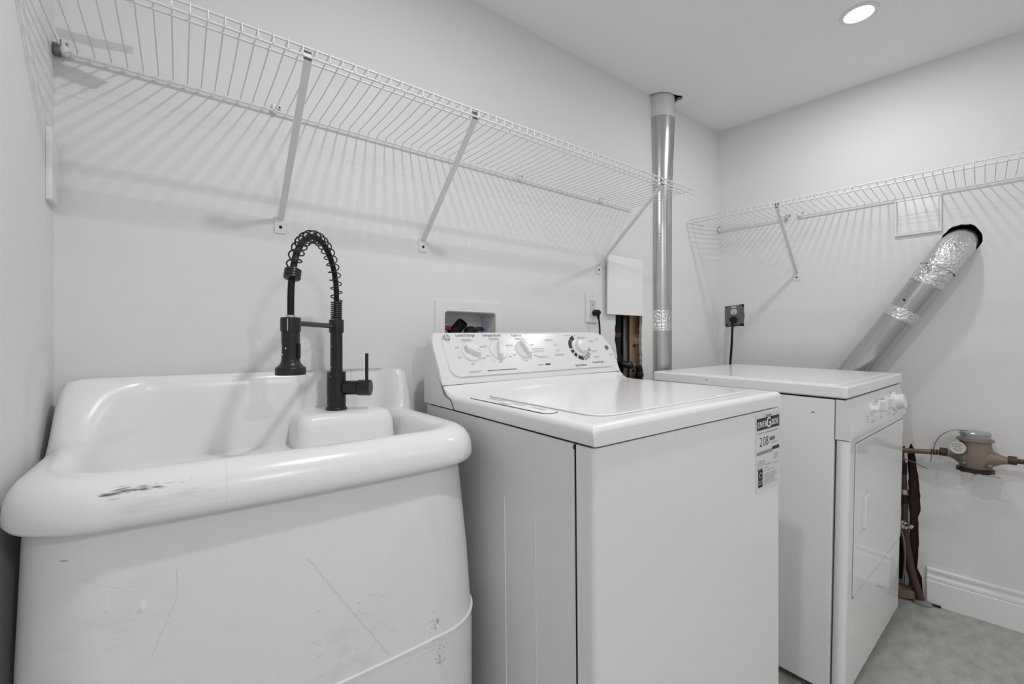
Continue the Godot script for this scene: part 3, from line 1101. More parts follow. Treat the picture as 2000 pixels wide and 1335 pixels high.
	scribble(g, f2, 0.145, 0.0275, 0.125, 1, 0.0022)
	scribble(g, f2, 0.335, 0.036, 0.026, 1, 0.0018)
	g.start()
	bar(g, f2, 0.365, 0.035, 0.02, 0.005)
	for k in 5:
		g.sphere(f2 * Vector3(0.492 + 0.0125 * k, 0.1405, 0.0), Vector3.ONE * 0.0016, 8, 4)
	# dark cycle segments round the dial
	var c0 := Vector2(0.5425, 0.0925)
	part(con, "indicator_marks", g, M.ink_dark).set_meta("kind", "stuff")
	for s in [[103, 133], [136, 182], [190, 206], [212, 228], [236, 268], [272, 290], [294, 312], [316, 330], [340, 358]]:
		g = Geo.new()
		_ring(g, f2, c0, 0.034, 0.048, s[0], s[1])
		part(con, "dial_segment", g, M.ink_dark if s[0] < 270 else M.ink_light)
	text(con, "lettering", "Load/Charge", 0.0085, f2 * at(Vector3(0.107, 0.1455, 0)), M.ink_dark)
	text(con, "lettering", "Temperature", 0.0085, f2 * at(Vector3(0.198, 0.1445, 0)), M.ink_dark)
	text(con, "lettering", "Options", 0.0085, f2 * at(Vector3(0.291, 0.1435, 0)), M.ink_dark)
	text(con, "lettering", "Spray/Rinse", 0.0075, f2 * at(Vector3(0.516, 0.027, 0)), M.ink_dark)
	text(con, "lettering", "Casual/Souple", 0.0065, f2 * at(Vector3(0.602, 0.034, 0)), M.ink_dark)
	# round maker's emblem: ring with two looping initials
	var em := Geo.new()
	em.lathe(f2 * Transform3D(Basis(Vector3.RIGHT, Vector3.BACK, Vector3.DOWN), Vector3(0.0445, 0.138, -0.0006)), [Vector2(0, 0), Vector2(0.0125, 0), Vector2(0.0123, 0.0008), Vector2(0.0112, 0.001), Vector2(0, 0.001)], 28)
	var emb := part(con, "emblem", em, M.knob)
	em = Geo.new()
	var loop := PackedVector3Array()
	for k in 25:
		var a := TAU * k / 24
		loop.append(f2 * Vector3(0.0445 + cos(a) * 0.0098, 0.138 + sin(a) * 0.0098, 0.0004))
	em.tube(loop, 0.0008, 5)
	for sgn in [-1.0, 1.0]:
		var pts := []
		for k in 17:
			var a := 0.6 + TAU * 0.82 * k / 16
			pts.append(f2 * Vector3(0.0445 + sgn * 0.0038 + cos(a) * 0.0032, 0.138 + sin(a) * 0.0058, 0.0005))
		pts.append(f2 * Vector3(0.0445 + sgn * 0.0038, 0.1375, 0.0005))
		em.tube(line(pts), 0.0007, 5)
	for k in 4:
		var a := TAU * k / 4 + 0.4
		em.tube(line([f2 * Vector3(0.0445 + cos(a) * 0.0072, 0.138 + sin(a) * 0.0072, 0.0004), f2 * Vector3(0.0445 + cos(a + 0.5) * 0.0085, 0.138 + sin(a + 0.5) * 0.0085, 0.0004)]), 0.0006, 5)
	part(emb, "emblem_script", em, M.ink)
	# three turning knobs with a grip ridge and a round dial
	for k in [[0.1105, 0.0912, -28.0], [0.2045, 0.0928, 72.0], [0.3012, 0.0932, 112.0]]:
		var kx := face * Transform3D(Basis(Vector3.BACK, deg_to_rad(k[2])), Vector3(k[0], k[1], 0.0))
		g = Geo.new()
		g.lathe(kx * Transform3D(Basis(Vector3.RIGHT, Vector3.BACK, Vector3.DOWN), Vector3.ZERO), [Vector2(0, 0), Vector2(0.031, 0), Vector2(0.0305, 0.0035), Vector2(0.0285, 0.0055), Vector2(0.0265, 0.006), Vector2(0.0, 0.0062)], 32)
		var kn := part(o, "control_knob", g, M.knob)
		g = Geo.new()
		g.prism(kx, Geo.rrect(-0.0265, -0.0085, 0.0265, 0.0085, 0.0084, 6), 0.005, 0.024, 0.004, 4, false)
		part(kn, "grip", g, M.knob)
		g = Geo.new()
		bar(g, kx * at(Vector3(0, 0, 0.0239)), 0.006, -0.0008, 0.014, 0.0016)
		part(kn, "pointer", g, M.ink_light)
	g = Geo.new()
	g.lathe(face * Transform3D(Basis(Vector3.RIGHT, Vector3.BACK, Vector3.DOWN), Vector3(c0.x, c0.y, 0)), [Vector2(0, 0), Vector2(0.0325, 0), Vector2(0.0322, 0.003), Vector2(0.030, 0.0045), Vector2(0.0255, 0.005), Vector2(0.0235, 0.018), Vector2(0.0225, 0.021), Vector2(0.0195, 0.023), Vector2(0.0, 0.0245)], 36)
	var dial := part(o, "cycle_dial", g, M.knob)
	g = Geo.new()
	g.lathe(face * Transform3D(Basis(Vector3.RIGHT, Vector3.BACK, Vector3.DOWN), Vector3(c0.x, c0.y, 0.0244)), [Vector2(0, 0.0), Vector2(0.012, -0.001), Vector2(0.0118, 0.0), Vector2(0.0, 0.0008)], 24)
	part(dial, "dial_cap", g, M.plastic)
	g = Geo.new()
	g.lathe(face * Transform3D(Basis(Vector3.RIGHT, Vector3.BACK, Vector3.DOWN), Vector3(0.6755, 0.0895, 0.0)), [Vector2(0, 0), Vector2(0.0088, 0), Vector2(0.0085, 0.0022), Vector2(0.007, 0.003), Vector2(0, 0.003)], 24)
	part(o, "start_button", g, M.gasket)

	# energy label by the right edge of the front
	var lab := Transform3D(Basis(), Vector3(0.5535, B - 0.2, 0.0004))
	g = Geo.new()
	g.prism(lab, Geo.rrect(0.0, 0.0, 0.1265, 0.189, 0.001, 1), 0.0, 0.0004)
	var le := part(o, "energy_label", g, M.paper)
	le.set_meta("label", "white energy rating label with a dark banner")
	var l2 := lab * at(Vector3(0, 0, 0.0005))
	for r in [["banner", 0.006, 0.151, 0.1185, 0.029], ["rating_bar", 0.086, 0.0945, 0.038, 0.0085], ["logo_block", 0.012, 0.012, 0.022, 0.044]]:
		g = Geo.new()
		bar(g, l2, r[1], r[2], r[3], r[4])
		part(le, r[0], g, M.ink_dark)
	g = Geo.new()
	bar(g, l2, 0.006, 0.0905, 0.08, 0.0085)
	scribble(g, l2, 0.006, 0.142, 0.118, 1, 0.0022)
	scribble(g, l2, 0.08, 0.112, 0.042, 1, 0.002)
	scribble(g, l2, 0.006, 0.0745, 0.045, 3, 0.0018, 0.0048)
	scribble(g, l2, 0.092, 0.083, 0.032, 4, 0.0014, 0.004)
	scribble(g, l2, 0.006, 0.058, 0.03, 2, 0.0018, 0.005)
	scribble(g, l2, 0.045, 0.062, 0.045, 1, 0.002)
	scribble(g, l2, 0.045, 0.054, 0.025, 1, 0.002)
	scribble(g, l2, 0.095, 0.062, 0.028, 2, 0.0014, 0.005)
	scribble(g, l2, 0.02, 0.042 + 0.006, 0.085, 1, 0.0014)
	for k in 9:
		scribble(g, l2, 0.040, 0.040 - 0.0032 * k, 0.075, 1, 0.0011)
	part(le, "grey_print", g, M.ink_light).set_meta("kind", "stuff")
	var pale := grey(0.92, 0.6)
	var l3 := lab * at(Vector3(0, 0, 0.0008))
	text(le, "lettering", "ENER", 0.0145, l3 * at(Vector3(0.032, 0.1645, 0)), pale, true, 0.98)
	text(le, "lettering", "G", 0.026, l3 * at(Vector3(0.0665, 0.166, 0)), pale, true)
	text(le, "lettering", "UIDE", 0.0145, l3 * at(Vector3(0.097, 0.1645, 0)), pale, true, 1.0)
	text(le, "lettering", "Canada", 0.007, l2 * at(Vector3(0.066, 0.184, 0)), M.ink)
	text(le, "lettering", "208", 0.022, l2 * at(Vector3(0.043, 0.121, 0)), M.ink_dark, false, 0.95)
	text(le, "lettering", "kWh", 0.0105, l2 * at(Vector3(0.086, 0.1235, 0)), M.ink_dark, true)
	g = Geo.new()
	_ring(g, l3, Vector2(0.023, 0.042), 0.005, 0.0065, 20, 300)
	bar(g, l3, 0.013, 0.026, 0.02, 0.0012)
	bar(g, l3, 0.014, 0.02, 0.018, 0.0015)
	part(le, "pale_print", g, pale).set_meta("kind", "stuff")
	# feet
	for p in [Vector2(0.05, -0.06), Vector2(w - 0.05, -0.06), Vector2(0.05, -0.59), Vector2(w - 0.05, -0.59)]:
		g = Geo.new()
		var foot := o.transform * Vector3(p.x, 0, p.y)
		g.lathe(at(Vector3(p.x, 0, p.y)), [Vector2(0, 0.002), Vector2(0.012, 0.002), Vector2(0.012, -foot.y * 0.5), Vector2(0.022, -foot.y * 0.6), Vector2(0.022, -foot.y + 0.0006), Vector2(0, -foot.y + 0.0006)], 16)
		part(o, "foot", g, M.rubber)

func _ring(g: Geo, xf: Transform3D, c: Vector2, r0: float, r1: float, a0: float, a1: float) -> void:
	var n := maxi(3, int((a1 - a0) / 5))
	for k in n:
		var a := deg_to_rad(lerpf(a0, a1, float(k) / n))
		var b := deg_to_rad(lerpf(a0, a1, float(k + 1) / n))
		g.start()
		var p := [Vector2(cos(a), sin(a)), Vector2(cos(b), sin(b))]
		var q := []
		for e in [[p[0], r0], [p[0], r1], [p[1], r1], [p[1], r0]]:
			var w: Vector2 = c + e[0] * e[1]
			q.append(xf * Vector3(w.x, w.y, 0.0003))
		g.quad(q[0], q[1], q[2], q[3])
		g.facing(xf.basis.z)


# ---------------------------------------------------------------- dryer
func dryer() -> void:
	var basis := Basis.from_euler(Vector3(0.02001, 0.04637, 0.00933))
	var o := thing("clothes_dryer", "white front-loading dryer with knobs along its top edge, in the corner", "dryer", Transform3D(basis, Vector3(1.51004, 0.0228, 0.78353)))
	var w := 0.705
	var d := 0.614
	var H := 0.8556
	var up := Basis(Vector3.RIGHT, Vector3.FORWARD, Vector3.UP)
	var g := Geo.new()
	g.prism(Transform3D(up, Vector3.ZERO), Geo.rrect(0.003, 0.024, w - 0.003, d, 0.005, 2), 0.0, H - 0.004)
	part(o, "cabinet", g, M.enamel_side)
	# lower front: hood edge rounded towards the sides
	g = Geo.new()
	var lower := Geo.rrect(0.0, -0.012, w, 0.0215, 0.016, 5)
	g.prism(Transform3D(up, Vector3.ZERO), lower, 0.004, 0.7365)
	part(o, "front_panel", g, M.gloss, 30.0)
	# control panel: a wedge that leans out towards its lower edge
	var rings := []
	for k in 2:
		var u := 0.0015 if k == 0 else w - 0.0015
		var r := PackedVector3Array()
		for p in [[-0.0215, 0.739], [-0.0215, H - 0.003], [-0.006, H - 0.003], [-0.001, H - 0.006], [0.003, H - 0.016], [0.018, 0.752], [0.0195, 0.746], [0.0185, 0.741], [0.015, 0.739]]:
			r.append(Vector3(u, p[1], p[0]))
		rings.append(r)
	g = Geo.new()
	g.loft(rings)
	var con := part(o, "control_panel", g, M.plastic, 30.0)
	var ty := Vector3(0, H - 0.016 - 0.752, 0.003 - 0.018).normalized()
	var face := Transform3D(Basis(Vector3.RIGHT, ty, Vector3.RIGHT.cross(ty)), Vector3(0, 0.752, 0.018))
	g = Geo.new()
	g.prism(face, Geo.rrect(0.03, 0.004, w - 0.02, 0.080, 0.01, 4), -0.002, 0.0007, 0.0006, 2, false)
	part(con, "fascia", g, M.plastic)
	g = Geo.new()
	var f2 := face * at(Vector3(0, 0, 0.0008))
	scribble(g, f2, 0.30, 0.069, 0.13, 1, 0.002)
	scribble(g, f2, 0.31, 0.0745, 0.12, 1, 0.0014)
	scribble(g, f2, 0.17, 0.036, 0.03, 3, 0.002, 0.008)
	for u in [0.24, 0.34, 0.445]:
		scribble(g, f2, u - 0.02, 0.018, 0.04, 2, 0.0015, 0.005)
		scribble(g, f2, u - 0.02, 0.064, 0.04, 1, 0.0015, 0.005)
	for p in [[0.52, 0.084], [0.60, 0.068], [0.50, 0.008], [0.60, 0.014]]:
		scribble(g, f2, p[0], p[1], 0.02, 2, 0.002, 0.004)
	part(con, "small_print", g, M.ink_light).set_meta("kind", "stuff")
	var out := Basis(Vector3.RIGHT, Vector3.BACK, Vector3.DOWN)
	for k in [[0.240, 0.054, 0.022, 8.0], [0.343, 0.053, 0.022, 98.0], [0.444, 0.053, 0.022, 98.0]]:
		g = Geo.new()
		g.lathe(face * Transform3D(out, Vector3(k[0], k[1], 0)), [Vector2(0, 0), Vector2(0.020, 0), Vector2(0.0198, 0.004), Vector2(0.0185, 0.0055), Vector2(0, 0.0058)], 28)
		var kn := part(o, "control_knob", g, M.knob)
		g = Geo.new()
		g.prism(face * Transform3D(Basis(Vector3.BACK, deg_to_rad(k[3])), Vector3(k[0], k[1], 0)), Geo.rrect(-0.0185, -0.0065, 0.0185, 0.0065, 0.006, 5), 0.004, 0.021, 0.003, 3, false)
		part(kn, "grip", g, M.knob)
	g = Geo.new()
	g.lathe(face * Transform3D(out, Vector3(0.536, 0.049, 0)), [Vector2(0, 0), Vector2(0.034, 0), Vector2(0.034, 0.006), Vector2(0.032, 0.009), Vector2(0.0265, 0.010), Vector2(0.0255, 0.026), Vector2(0.0262, 0.030), Vector2(0.0255, 0.0325), Vector2(0.023, 0.034), Vector2(0.0215, 0.033), Vector2(0.0, 0.0328)], 36)
	part(o, "timer_dial", g, M.knob)
	# gap under the control panel and under the top
	g = Geo.new()
	g.box(at(Vector3(w / 2, 0.738, -0.006)), Vector3(w - 0.03, 0.0035, 0.03), 0.001)
	g.box(at(Vector3(w / 2, H - 0.001, -d / 2 + 0.004)), Vector3(w - 0.012, 0.006, d - 0.014), 0.001)
	part(o, "shadow_gap", g, M.seam).name = "gasket"
	# door: shallow raised pan with a rounded outline, and an upright pull
	var zf := Transform3D(Basis(), Vector3(0, 0, 0.012))
	g = Geo.new()
	g.prism(zf, Geo.rrect(0.060, 0.272, 0.690, 0.722, 0.012, 5), -0.004, 0.0022, 0.0018, 3, false)
	var door := part(o, "door", g, M.gloss)
	g = Geo.new()
	for seg in [[Vector3(0.0585, 0.272, 0.012), Vector3(0.0585, 0.722, 0.012)], [Vector3(0.06, 0.2705, 0.012), Vector3(0.69, 0.2705, 0.012)], [Vector3(0.06, 0.7235, 0.012), Vector3(0.69, 0.7235, 0.012)]]:
		g.tube(line(seg), 0.0012, 6)
	part(door, "door_gap", g, M.gasket)
	g = Geo.new()
	g.prism(zf, Geo.rrect(0.122, 0.444, 0.203, 0.562, 0.007, 4), 0.001, 0.004, 0.0012, 3, false)
	var pull := part(door, "handle", g, M.plastic)
	g = Geo.new()
	g.prism(zf, Geo.rrect(0.140, 0.454, 0.200, 0.553, 0.006, 4), 0.003, 0.012, 0.003, 4, false)
	part(pull, "grip", g, M.knob)
	for y in [[0.62, 0.665], [0.335, 0.385]]:
		g = Geo.new()
		g.box(at(Vector3(0.6975, (y[0] + y[1]) / 2, 0.0125)), Vector3(0.006, y[1] - y[0], 0.003), 0.001)
		part(door, "hinge", g, M.gal)
	# top: pressed steel with a rounded edge and a shallow tray
	g = Geo.new()
	g.prism(Transform3D(up, Vector3.ZERO), Geo.rrect(-0.004, -0.006, w + 0.004, d + 0.002, 0.012, 5), H + 0.001, H + 0.036, 0.006, 4)
	g.prism(Transform3D(up, Vector3.ZERO), Geo.rrect(0.03, 0.03, w - 0.03, d - 0.09, 0.02, 5), H + 0.033, H + 0.0375, 0.0015, 3, false)
	part(o, "top", g, M.enamel)
	# small chips in the paint of the side
	g = Geo.new()
	var chip := mat(Color(0.3, 0.27, 0.25), 0.8)
	g.sphere(Vector3(0.003, 0.808, -0.0785), Vector3(0.0006, 0.0018, 0.004), 8, 5)
	part(o, "paint_chip", g, chip)
	g = Geo.new()
	g.sphere(Vector3(-0.0042, H + 0.021, -0.40), Vector3(0.0006, 0.002, 0.0035), 8, 5)
	part(o, "paint_chip", g, grey(0.5, 0.8))
	for p in [Vector2(0.05, -0.06), Vector2(w - 0.05, -0.06), Vector2(0.05, -d + 0.06), Vector2(w - 0.05, -d + 0.06)]:
		g = Geo.new()
		var foot := o.transform * Vector3(p.x, 0, p.y)
		g.lathe(at(Vector3(p.x, 0, p.y)), [Vector2(0, 0.002), Vector2(0.01, 0.002), Vector2(0.01, -foot.y * 0.5), Vector2(0.02, -foot.y * 0.6), Vector2(0.02, -foot.y + 0.0006), Vector2(0, -foot.y + 0.0006)], 14)
		part(o, "foot", g, M.rubber)


# ---------------------------------------------------------------- wire shelves
# local axes: x along the shelf, y up (deck at 0), z off the wall
func wire_shelf(called: String, label: String, xf: Transform3D, x0: float, x1: float, gaps: Array) -> Node3D:
	var o := thing(called, label, "wire shelf", xf)
	var path := []
	path.append(Vector3(0, -0.0075, 0.0098))
	path.append(Vector3(0, -0.003, 0.0115))
	path.append(Vector3(0, 0.0, 0.0155))
	for k in 9:
		var f := (k + 1) / 10.0
		path.append(Vector3(0, -0.0045 * sin(PI * f), lerpf(0.017, 0.303, f)))
	path.append(Vector3(0, 0.0, 0.302))
	path.append(Vector3(0, -0.0012, 0.3055))
	path.append(Vector3(0, -0.005, 0.307))
	path.append(Vector3(0, -0.0195, 0.307))
	var g := Geo.new()
	g.tube(line(path), 0.00135, 6)
	var wire := g.mesh(70.0)
	var n := int((x1 - x0) / 0.0254)
	for i in n + 1:
		var x := x0 + 0.004 + 0.0254 * i
		if x > x1 - 0.002:
			break
		var skip := false
		for s in gaps:
			skip = skip or (x > s[0] and x < s[1])
		put(o, "deck_wire", wire, M.wire, at(Vector3(x, 0, 0)))
		if skip:
			continue
	for r in [[-0.0032, 0.3035, 0.0022], [-0.0205, 0.3045, 0.0023], [-0.0052, 0.258, 0.0022]]:
		g = Geo.new()
		g.tube(line([Vector3(x0, r[0], r[1]), Vector3(x1, r[0], r[1])]), float(r[2]), 10)
		part(o, "front_rod" if r[1] > 0.29 else "deck_rod", g, M.wire, 70.0)
	var from := x0
	for s in gaps + [[x1, x1]]:
		g = Geo.new()
		g.tube(line([Vector3(from, -0.0088, 0.0105), Vector3(s[0], -0.0088, 0.0105)]), 0.0026, 10)
		part(o, "back_rod", g, M.wire, 70.0)
		from = s[1]
	return o

func bracket(label: String, xf: Transform3D, drop := 0.27) -> void:
	# sheet steel brace from the shelf's front down to a foot on the wall
	var o := thing("shelf_bracket", label, "shelf bracket", xf)
	var a := Vector3(0, -0.0240, 0.300)
	var b := Vector3(0, -drop, 0.006)
	var dir := (b - a).normalized()
	var side := Vector3.RIGHT
	var nrm := side.cross(dir).normalized()
	var g := Geo.new()
	var fr := Transform3D(Basis(side, nrm, side.cross(nrm)), Vector3.ZERO)
	# shallow channel section
	var rings := []
	for p in [a, b]:
		var r := PackedVector3Array()
		for q in [[-0.0070, -0.004], [-0.0070, 0.0025], [-0.006, 0.0035], [0.006, 0.0035], [0.0070, 0.0025], [0.0070, -0.004], [0.0056, -0.004], [0.0056, 0.0015], [-0.0056, 0.0015], [-0.0056, -0.004]]:
			r.append(p + fr.basis.x * q[0] + fr.basis.y * -q[1])
		rings.append(r)
	g.loft(rings, true, true, true)
	part(o, "brace", g, M.wire, 30.0)
	g = Geo.new()
	g.prism(at(Vector3(0, -drop - 0.012, 0)), Geo.rrect(-0.0135, -0.026, 0.0135, 0.018, 0.004, 3), 0.0005, 0.003, 0.0008, 2, false)
	var pl := part(o, "wall_plate", g, M.wire)
	g = Geo.new()
	g.lathe(Transform3D(Basis(Vector3.RIGHT, Vector3.BACK, Vector3.DOWN), Vector3(0, -drop - 0.022, 0.003)), [Vector2(0, -0.001), Vector2(0.0042, -0.001), Vector2(0.0038, 0.0012), Vector2(0.0018, 0.002), Vector2(0, 0.0016)], 14)
	part(pl, "screw", g, M.screw)
	g = Geo.new()
	g.box(at(Vector3(-0.001, -0.0115, 0.2975)), Vector3(0.016, 0.012, 0.003), 0.001)
	g.box(at(Vector3(-0.001, -0.0195, 0.3)), Vector3(0.015, 0.008, 0.004), 0.001)
	part(o, "hook", g, M.gal)

func wall_clip(label: String, xf: Transform3D, m: Material, group := "") -> void:
	# moulded clip that holds the back rod, with its screw
	var o := thing("shelf_clip", label, "wall clip", xf, group)
	var g := Geo.new()
	g.sphere(Vector3(0, -0.004, 0.008), Vector3(0.007, 0.010, 0.0075), 14, 8)
	g.box(at(Vector3(0.0, 0.005, 0.005)), Vector3(0.008, 0.016, 0.008), 0.002)
	g.box(at(Vector3(0.010, 0.008, 0.002)), Vector3(0.014, 0.009, 0.003), 0.001)
	part(o, "clip_body", g, m)
	g = Geo.new()
	g.lathe(Transform3D(Basis(Vector3.RIGHT, Vector3.BACK, Vector3.DOWN), Vector3(0.013, 0.008, 0.003)), [Vector2(0, -0.001), Vector2(0.0028, -0.001), Vector2(0.0024, 0.001), Vector2(0, 0.0014)], 12)
	part(o, "screw", g, M.screw)

func shelves() -> void:
	var ya := 1.620
	wire_shelf("wire_shelf", "long white wire shelf on the back wall above sink and washing machine", at(Vector3(0, ya, 0.0005)), LEFT_X + 0.006, 1.572, [])
	bracket("white slanted shelf bracket nearest the left wall, above the faucet", at(Vector3(0.2035, ya, 0)))
	bracket("white slanted shelf bracket in the middle of the long shelf, above the washer box", at(Vector3(0.592, ya, 0)))
	bracket("white slanted shelf bracket beside the loose wall panel and metal duct", at(Vector3(1.370, ya, 0)), 0.264)
	wall_clip("white clip on the long shelf's back rod beside the first bracket", at(Vector3(0.188, ya - 0.002, 0.0004)), M.wire)
	wall_clip("white clip halfway along the long shelf's back rod", at(Vector3(0.960, ya - 0.002, 0.0004)), M.wire)
	wall_clip("white clip near the right end of the long shelf's back rod", at(Vector3(1.379, ya - 0.002, 0.0004)), M.wire)
	# end support where the long shelf meets the left wall
	var o := thing("shelf_end_clip", "grey and white end clip holding the long shelf at the left wall", "wall clip", at(Vector3(LEFT_X, ya - 0.006, 0.012)))
	var g := Geo.new()
	g.box(at(Vector3(0.006, -0.001, 0.0)), Vector3(0.011, 0.022, 0.018), 0.003)
	part(o, "clip_body", g, M.gasket)
	g = Geo.new()
	g.sphere(Vector3(0.018, -0.001, 0.003), Vector3(0.0085, 0.0105, 0.009), 14, 8)
	part(o, "rod_cap", g, M.wire)
	g = Geo.new()
	g.box(at(Vector3(0.012, 0.014, 0.002)), Vector3(0.003, 0.012, 0.004), 0.001)
	g.box(at(Vector3(0.021, 0.012, 0.004)), Vector3(0.004, 0.006, 0.004), 0.001)
	part(o, "prong", g, M.gal)
	# paper strip left lying on the wires
	var strip_mat := grey(0.95, 0.7)
	strip_mat.backlight_enabled = true
	strip_mat.backlight = Color(1, 1, 1)
	g = Geo.new()
	g.prism(Transform3D(Basis(Vector3.RIGHT, Vector3.BACK, Vector3.DOWN), Vector3(0, ya + 0.0022, 0)), PackedVector2Array([Vector2(-0.185, 0.045), Vector2(-0.135, 0.047), Vector2(-0.075, 0.064), Vector2(-0.073, 0.096), Vector2(-0.13, 0.084), Vector2(-0.185, 0.082)]), 0.0, 0.0006)
	single("paper_strip", g, strip_mat, "flat pale strip lying on the wires at the long shelf's left end", "strip")

	var yb := 1.640
	wire_shelf("wire_shelf", "white wire shelf along the right wall above the dryer vent", wall_r(0, yb, 0.0005), -0.020, 1.62, [[0.318, 0.372]])
	bracket("white slanted shelf bracket on the right wall above the dryer", wall_r(0.363, yb), 0.272)
	wall_clip("bare metal clip on the right wall just beside the shelf bracket", wall_r(0.322, yb - 0.002, 0.0004), M.steel)
	wall_clip("white clip at the rod's start on the right wall, past the metal clip", wall_r(0.376, yb + 0.001, 0.0004), M.wire)
	o = thing("shelf_end_clip", "small white clip in the room's corner at the end of the shelf", "wall clip", wall_r(0.0, yb - 0.006, 0.012))
	g = Geo.new()
	g.box(at(Vector3(0.009, 0.0, 0.001)), Vector3(0.009, 0.020, 0.014), 0.002)
	part(o, "clip_body", g, M.wire)
	g = Geo.new()
	g.box(at(Vector3(0.011, 0.013, 0.004)), Vector3(0.012, 0.004, 0.006), 0.001)
	part(o, "prong", g, M.gal)


# ---------------------------------------------------------------- things on the back wall
func receptacle(parent: Node3D, xf: Transform3D, y: float, m: Material) -> void:
	var g := Geo.new()
	var p := PackedVector2Array()
	for k in 28:
		var a := TAU * k / 28
		p.append(Vector2(clampf(cos(a) * 0.0165, -0.0165, 0.0165), clampf(sin(a) * 0.0165, -0.0138, 0.0138) + y))
	g.prism(xf, p, 0.0, 0.0022, 0.0006, 2, false)
	var r := part(parent, "receptacle", g, m)
	g = Geo.new()
	var f := xf * at(Vector3(0, y, 0.0022))
	bar(g, f, -0.0072, 0.0005, 0.0018, 0.007)
	bar(g, f, 0.0054, 0.0005, 0.0018, 0.006)
	_ring(g, f, Vector2(0, -0.006), 0.0001, 0.0024, 0, 360)
	part(r, "slot", g, M.ink_dark).set_meta("kind", "stuff")

func back_wall_fittings() -> void:
	# blank cover plate on the left wall, close to the corner
	var g := Geo.new()
	g.prism(Transform3D(Basis(Vector3.FORWARD, Vector3.UP, Vector3.RIGHT), Vector3(LEFT_X, 1.372, 0.036)), Geo.rrect(-0.034, -0.068, 0.020, 0.068, 0.004, 3), 0.0003, 0.009, 0.003, 3, false)
	var plate := single("wall_plate", g, M.plastic, "white cover plate on the left wall by the corner", "wall plate")
	# washer outlet box set into the wall
	var o := thing("outlet_box", "white recessed washer hookup box in the wall behind the control panel", "outlet box", at(Vector3(0.762, 1.06, 0)))
	g = Geo.new()
	var outer := Geo.rrect(-0.130, -0.115, 0.125, 0.112, 0.004, 6)
	var inner := Geo.rrect(-0.0965, -0.073, 0.0975, 0.0775, 0.011, 6)
	_frame(g, outer, inner, 0.0003, 0.004)
	part(o, "frame", g, M.plastic, 30.0)
	g = Geo.new()
	_frame(g, Geo.rrect(-0.0972, -0.0737, 0.0982, 0.0782, 0.011, 6), Geo.rrect(-0.0950, -0.0715, 0.0960, 0.0760, 0.010, 6), -0.088, 0.002)
	g.prism(at(Vector3.ZERO), Geo.rrect(-0.0972, -0.0737, 0.0982, 0.0782, 0.011, 6), -0.092, -0.088)
	part(o, "recess", g, M.plastic, 30.0)
	g = Geo.new()
	scribble(g, at(Vector3(0, 0, 0.004)), -0.045, 0.099, 0.10, 1, 0.0012)
	scribble(g, at(Vector3(0, 0, 0.004)), -0.04, 0.087, 0.08, 1, 0.0012)
	part(o, "embossing", g, grey(0.84, 0.5)).set_meta("kind", "stuff")
	# hoses and valve handles inside the box
	g = Geo.new()
	g.tube(smooth([Vector3(0.69, 0.985, -0.062), Vector3(0.712, 1.045, -0.058), Vector3(0.738, 1.085, -0.046), Vector3(0.748, 1.103, -0.03)], 5), 0.0185, 18, false, false)
	g.lathe(_axis(Vector3(0.748, 1.103, -0.03), Vector3(0.30, 0.70, 0.62)), [Vector2(0.0187, -0.006), Vector2(0.0195, 0.0), Vector2(0.0187, 0.003), Vector2(0.0155, 0.003), Vector2(0.0155, -0.02), Vector2(0, -0.02)], 20)
	single("drain_hose", g, M.dark, "black open-ended drain hose in the washer hookup box", "hose")
	g = Geo.new()
	g.tube(smooth([Vector3(0.757, 0.99, -0.03), Vector3(0.768, 1.05, -0.028), Vector3(0.778, 1.078, -0.028)], 5), 0.0205, 18)
	g.sphere(Vector3(0.779, 1.079, -0.028), Vector3(0.0205, 0.014, 0.0205), 18, 8)
	single("hose_cap", g, M.rubber, "black rounded hose coupling beside the open drain hose", "hose coupling")
	for v in [[0.693, M.red, "red valve handle at the left of the washer hookup box", 1.082], [0.822, M.blue, "blue valve handle at the right of the washer hookup box", 1.082]]:
		var vx: float = v[0]
		var vo := thing("valve_handle", v[2], "valve handle", at(Vector3(vx, v[3], -0.045)))
		g = Geo.new()
		g.tube(line([Vector3(-0.016, -0.004, 0), Vector3(-0.008, 0.002, 0), Vector3(0.012, 0.003, 0), Vector3(0.017, -0.002, 0)]), [0.006, 0.0075, 0.0075, 0.006], 10)
		part(vo, "handle", g, v[1])
		g = Geo.new()
		g.lathe(at(Vector3.ZERO), [Vector2(0, -0.09), Vector2(0.008, -0.09), Vector2(0.008, -0.01), Vector2(0.005, -0.004), Vector2(0, 0)], 14)
		part(vo, "stem", g, M.bronze)
	# wall outlet with plug
	o = thing("wall_outlet", "white duplex wall outlet with a black plug, above the washing machine", "outlet", at(Vector3(1.329, 1.177, 0)))
	g = Geo.new()
	g.prism(at(Vector3.ZERO), Geo.rrect(-0.036, -0.060, 0.036, 0.060, 0.004, 4), 0.0003, 0.0065, 0.003, 3, false)
	part(o, "cover_plate", g, M.plastic)
	g = Geo.new()
	g.prism(at(Vector3(0, 0, 0.006)), Geo.rrect(-0.0165, -0.033, 0.0165, 0.033, 0.002, 2), 0.0, 0.0018, 0.0005, 2, false)
	part(o, "receptacle", g, M.recept)
	g = Geo.new()
	bar(g, at(Vector3(0, 0.019, 0.0079)), -0.0072, -0.001, 0.0018, 0.0075)
	bar(g, at(Vector3(0, 0.019, 0.0079)), 0.0054, -0.001, 0.0018, 0.0065)
	_ring(g, at(Vector3(0, 0.011, 0.0079)), Vector2.ZERO, 0.0001, 0.0026, 0, 360)
	part(o, "slot", g, M.ink_dark).set_meta("kind", "stuff")
	g = Geo.new()
	for y in [0.047, -0.047]:
		_ring(g, at(Vector3(0, y, 0.0064)), Vector2.ZERO, 0.0001, 0.0022, 0, 360)
	part(o, "screw", g, M.ink_light)
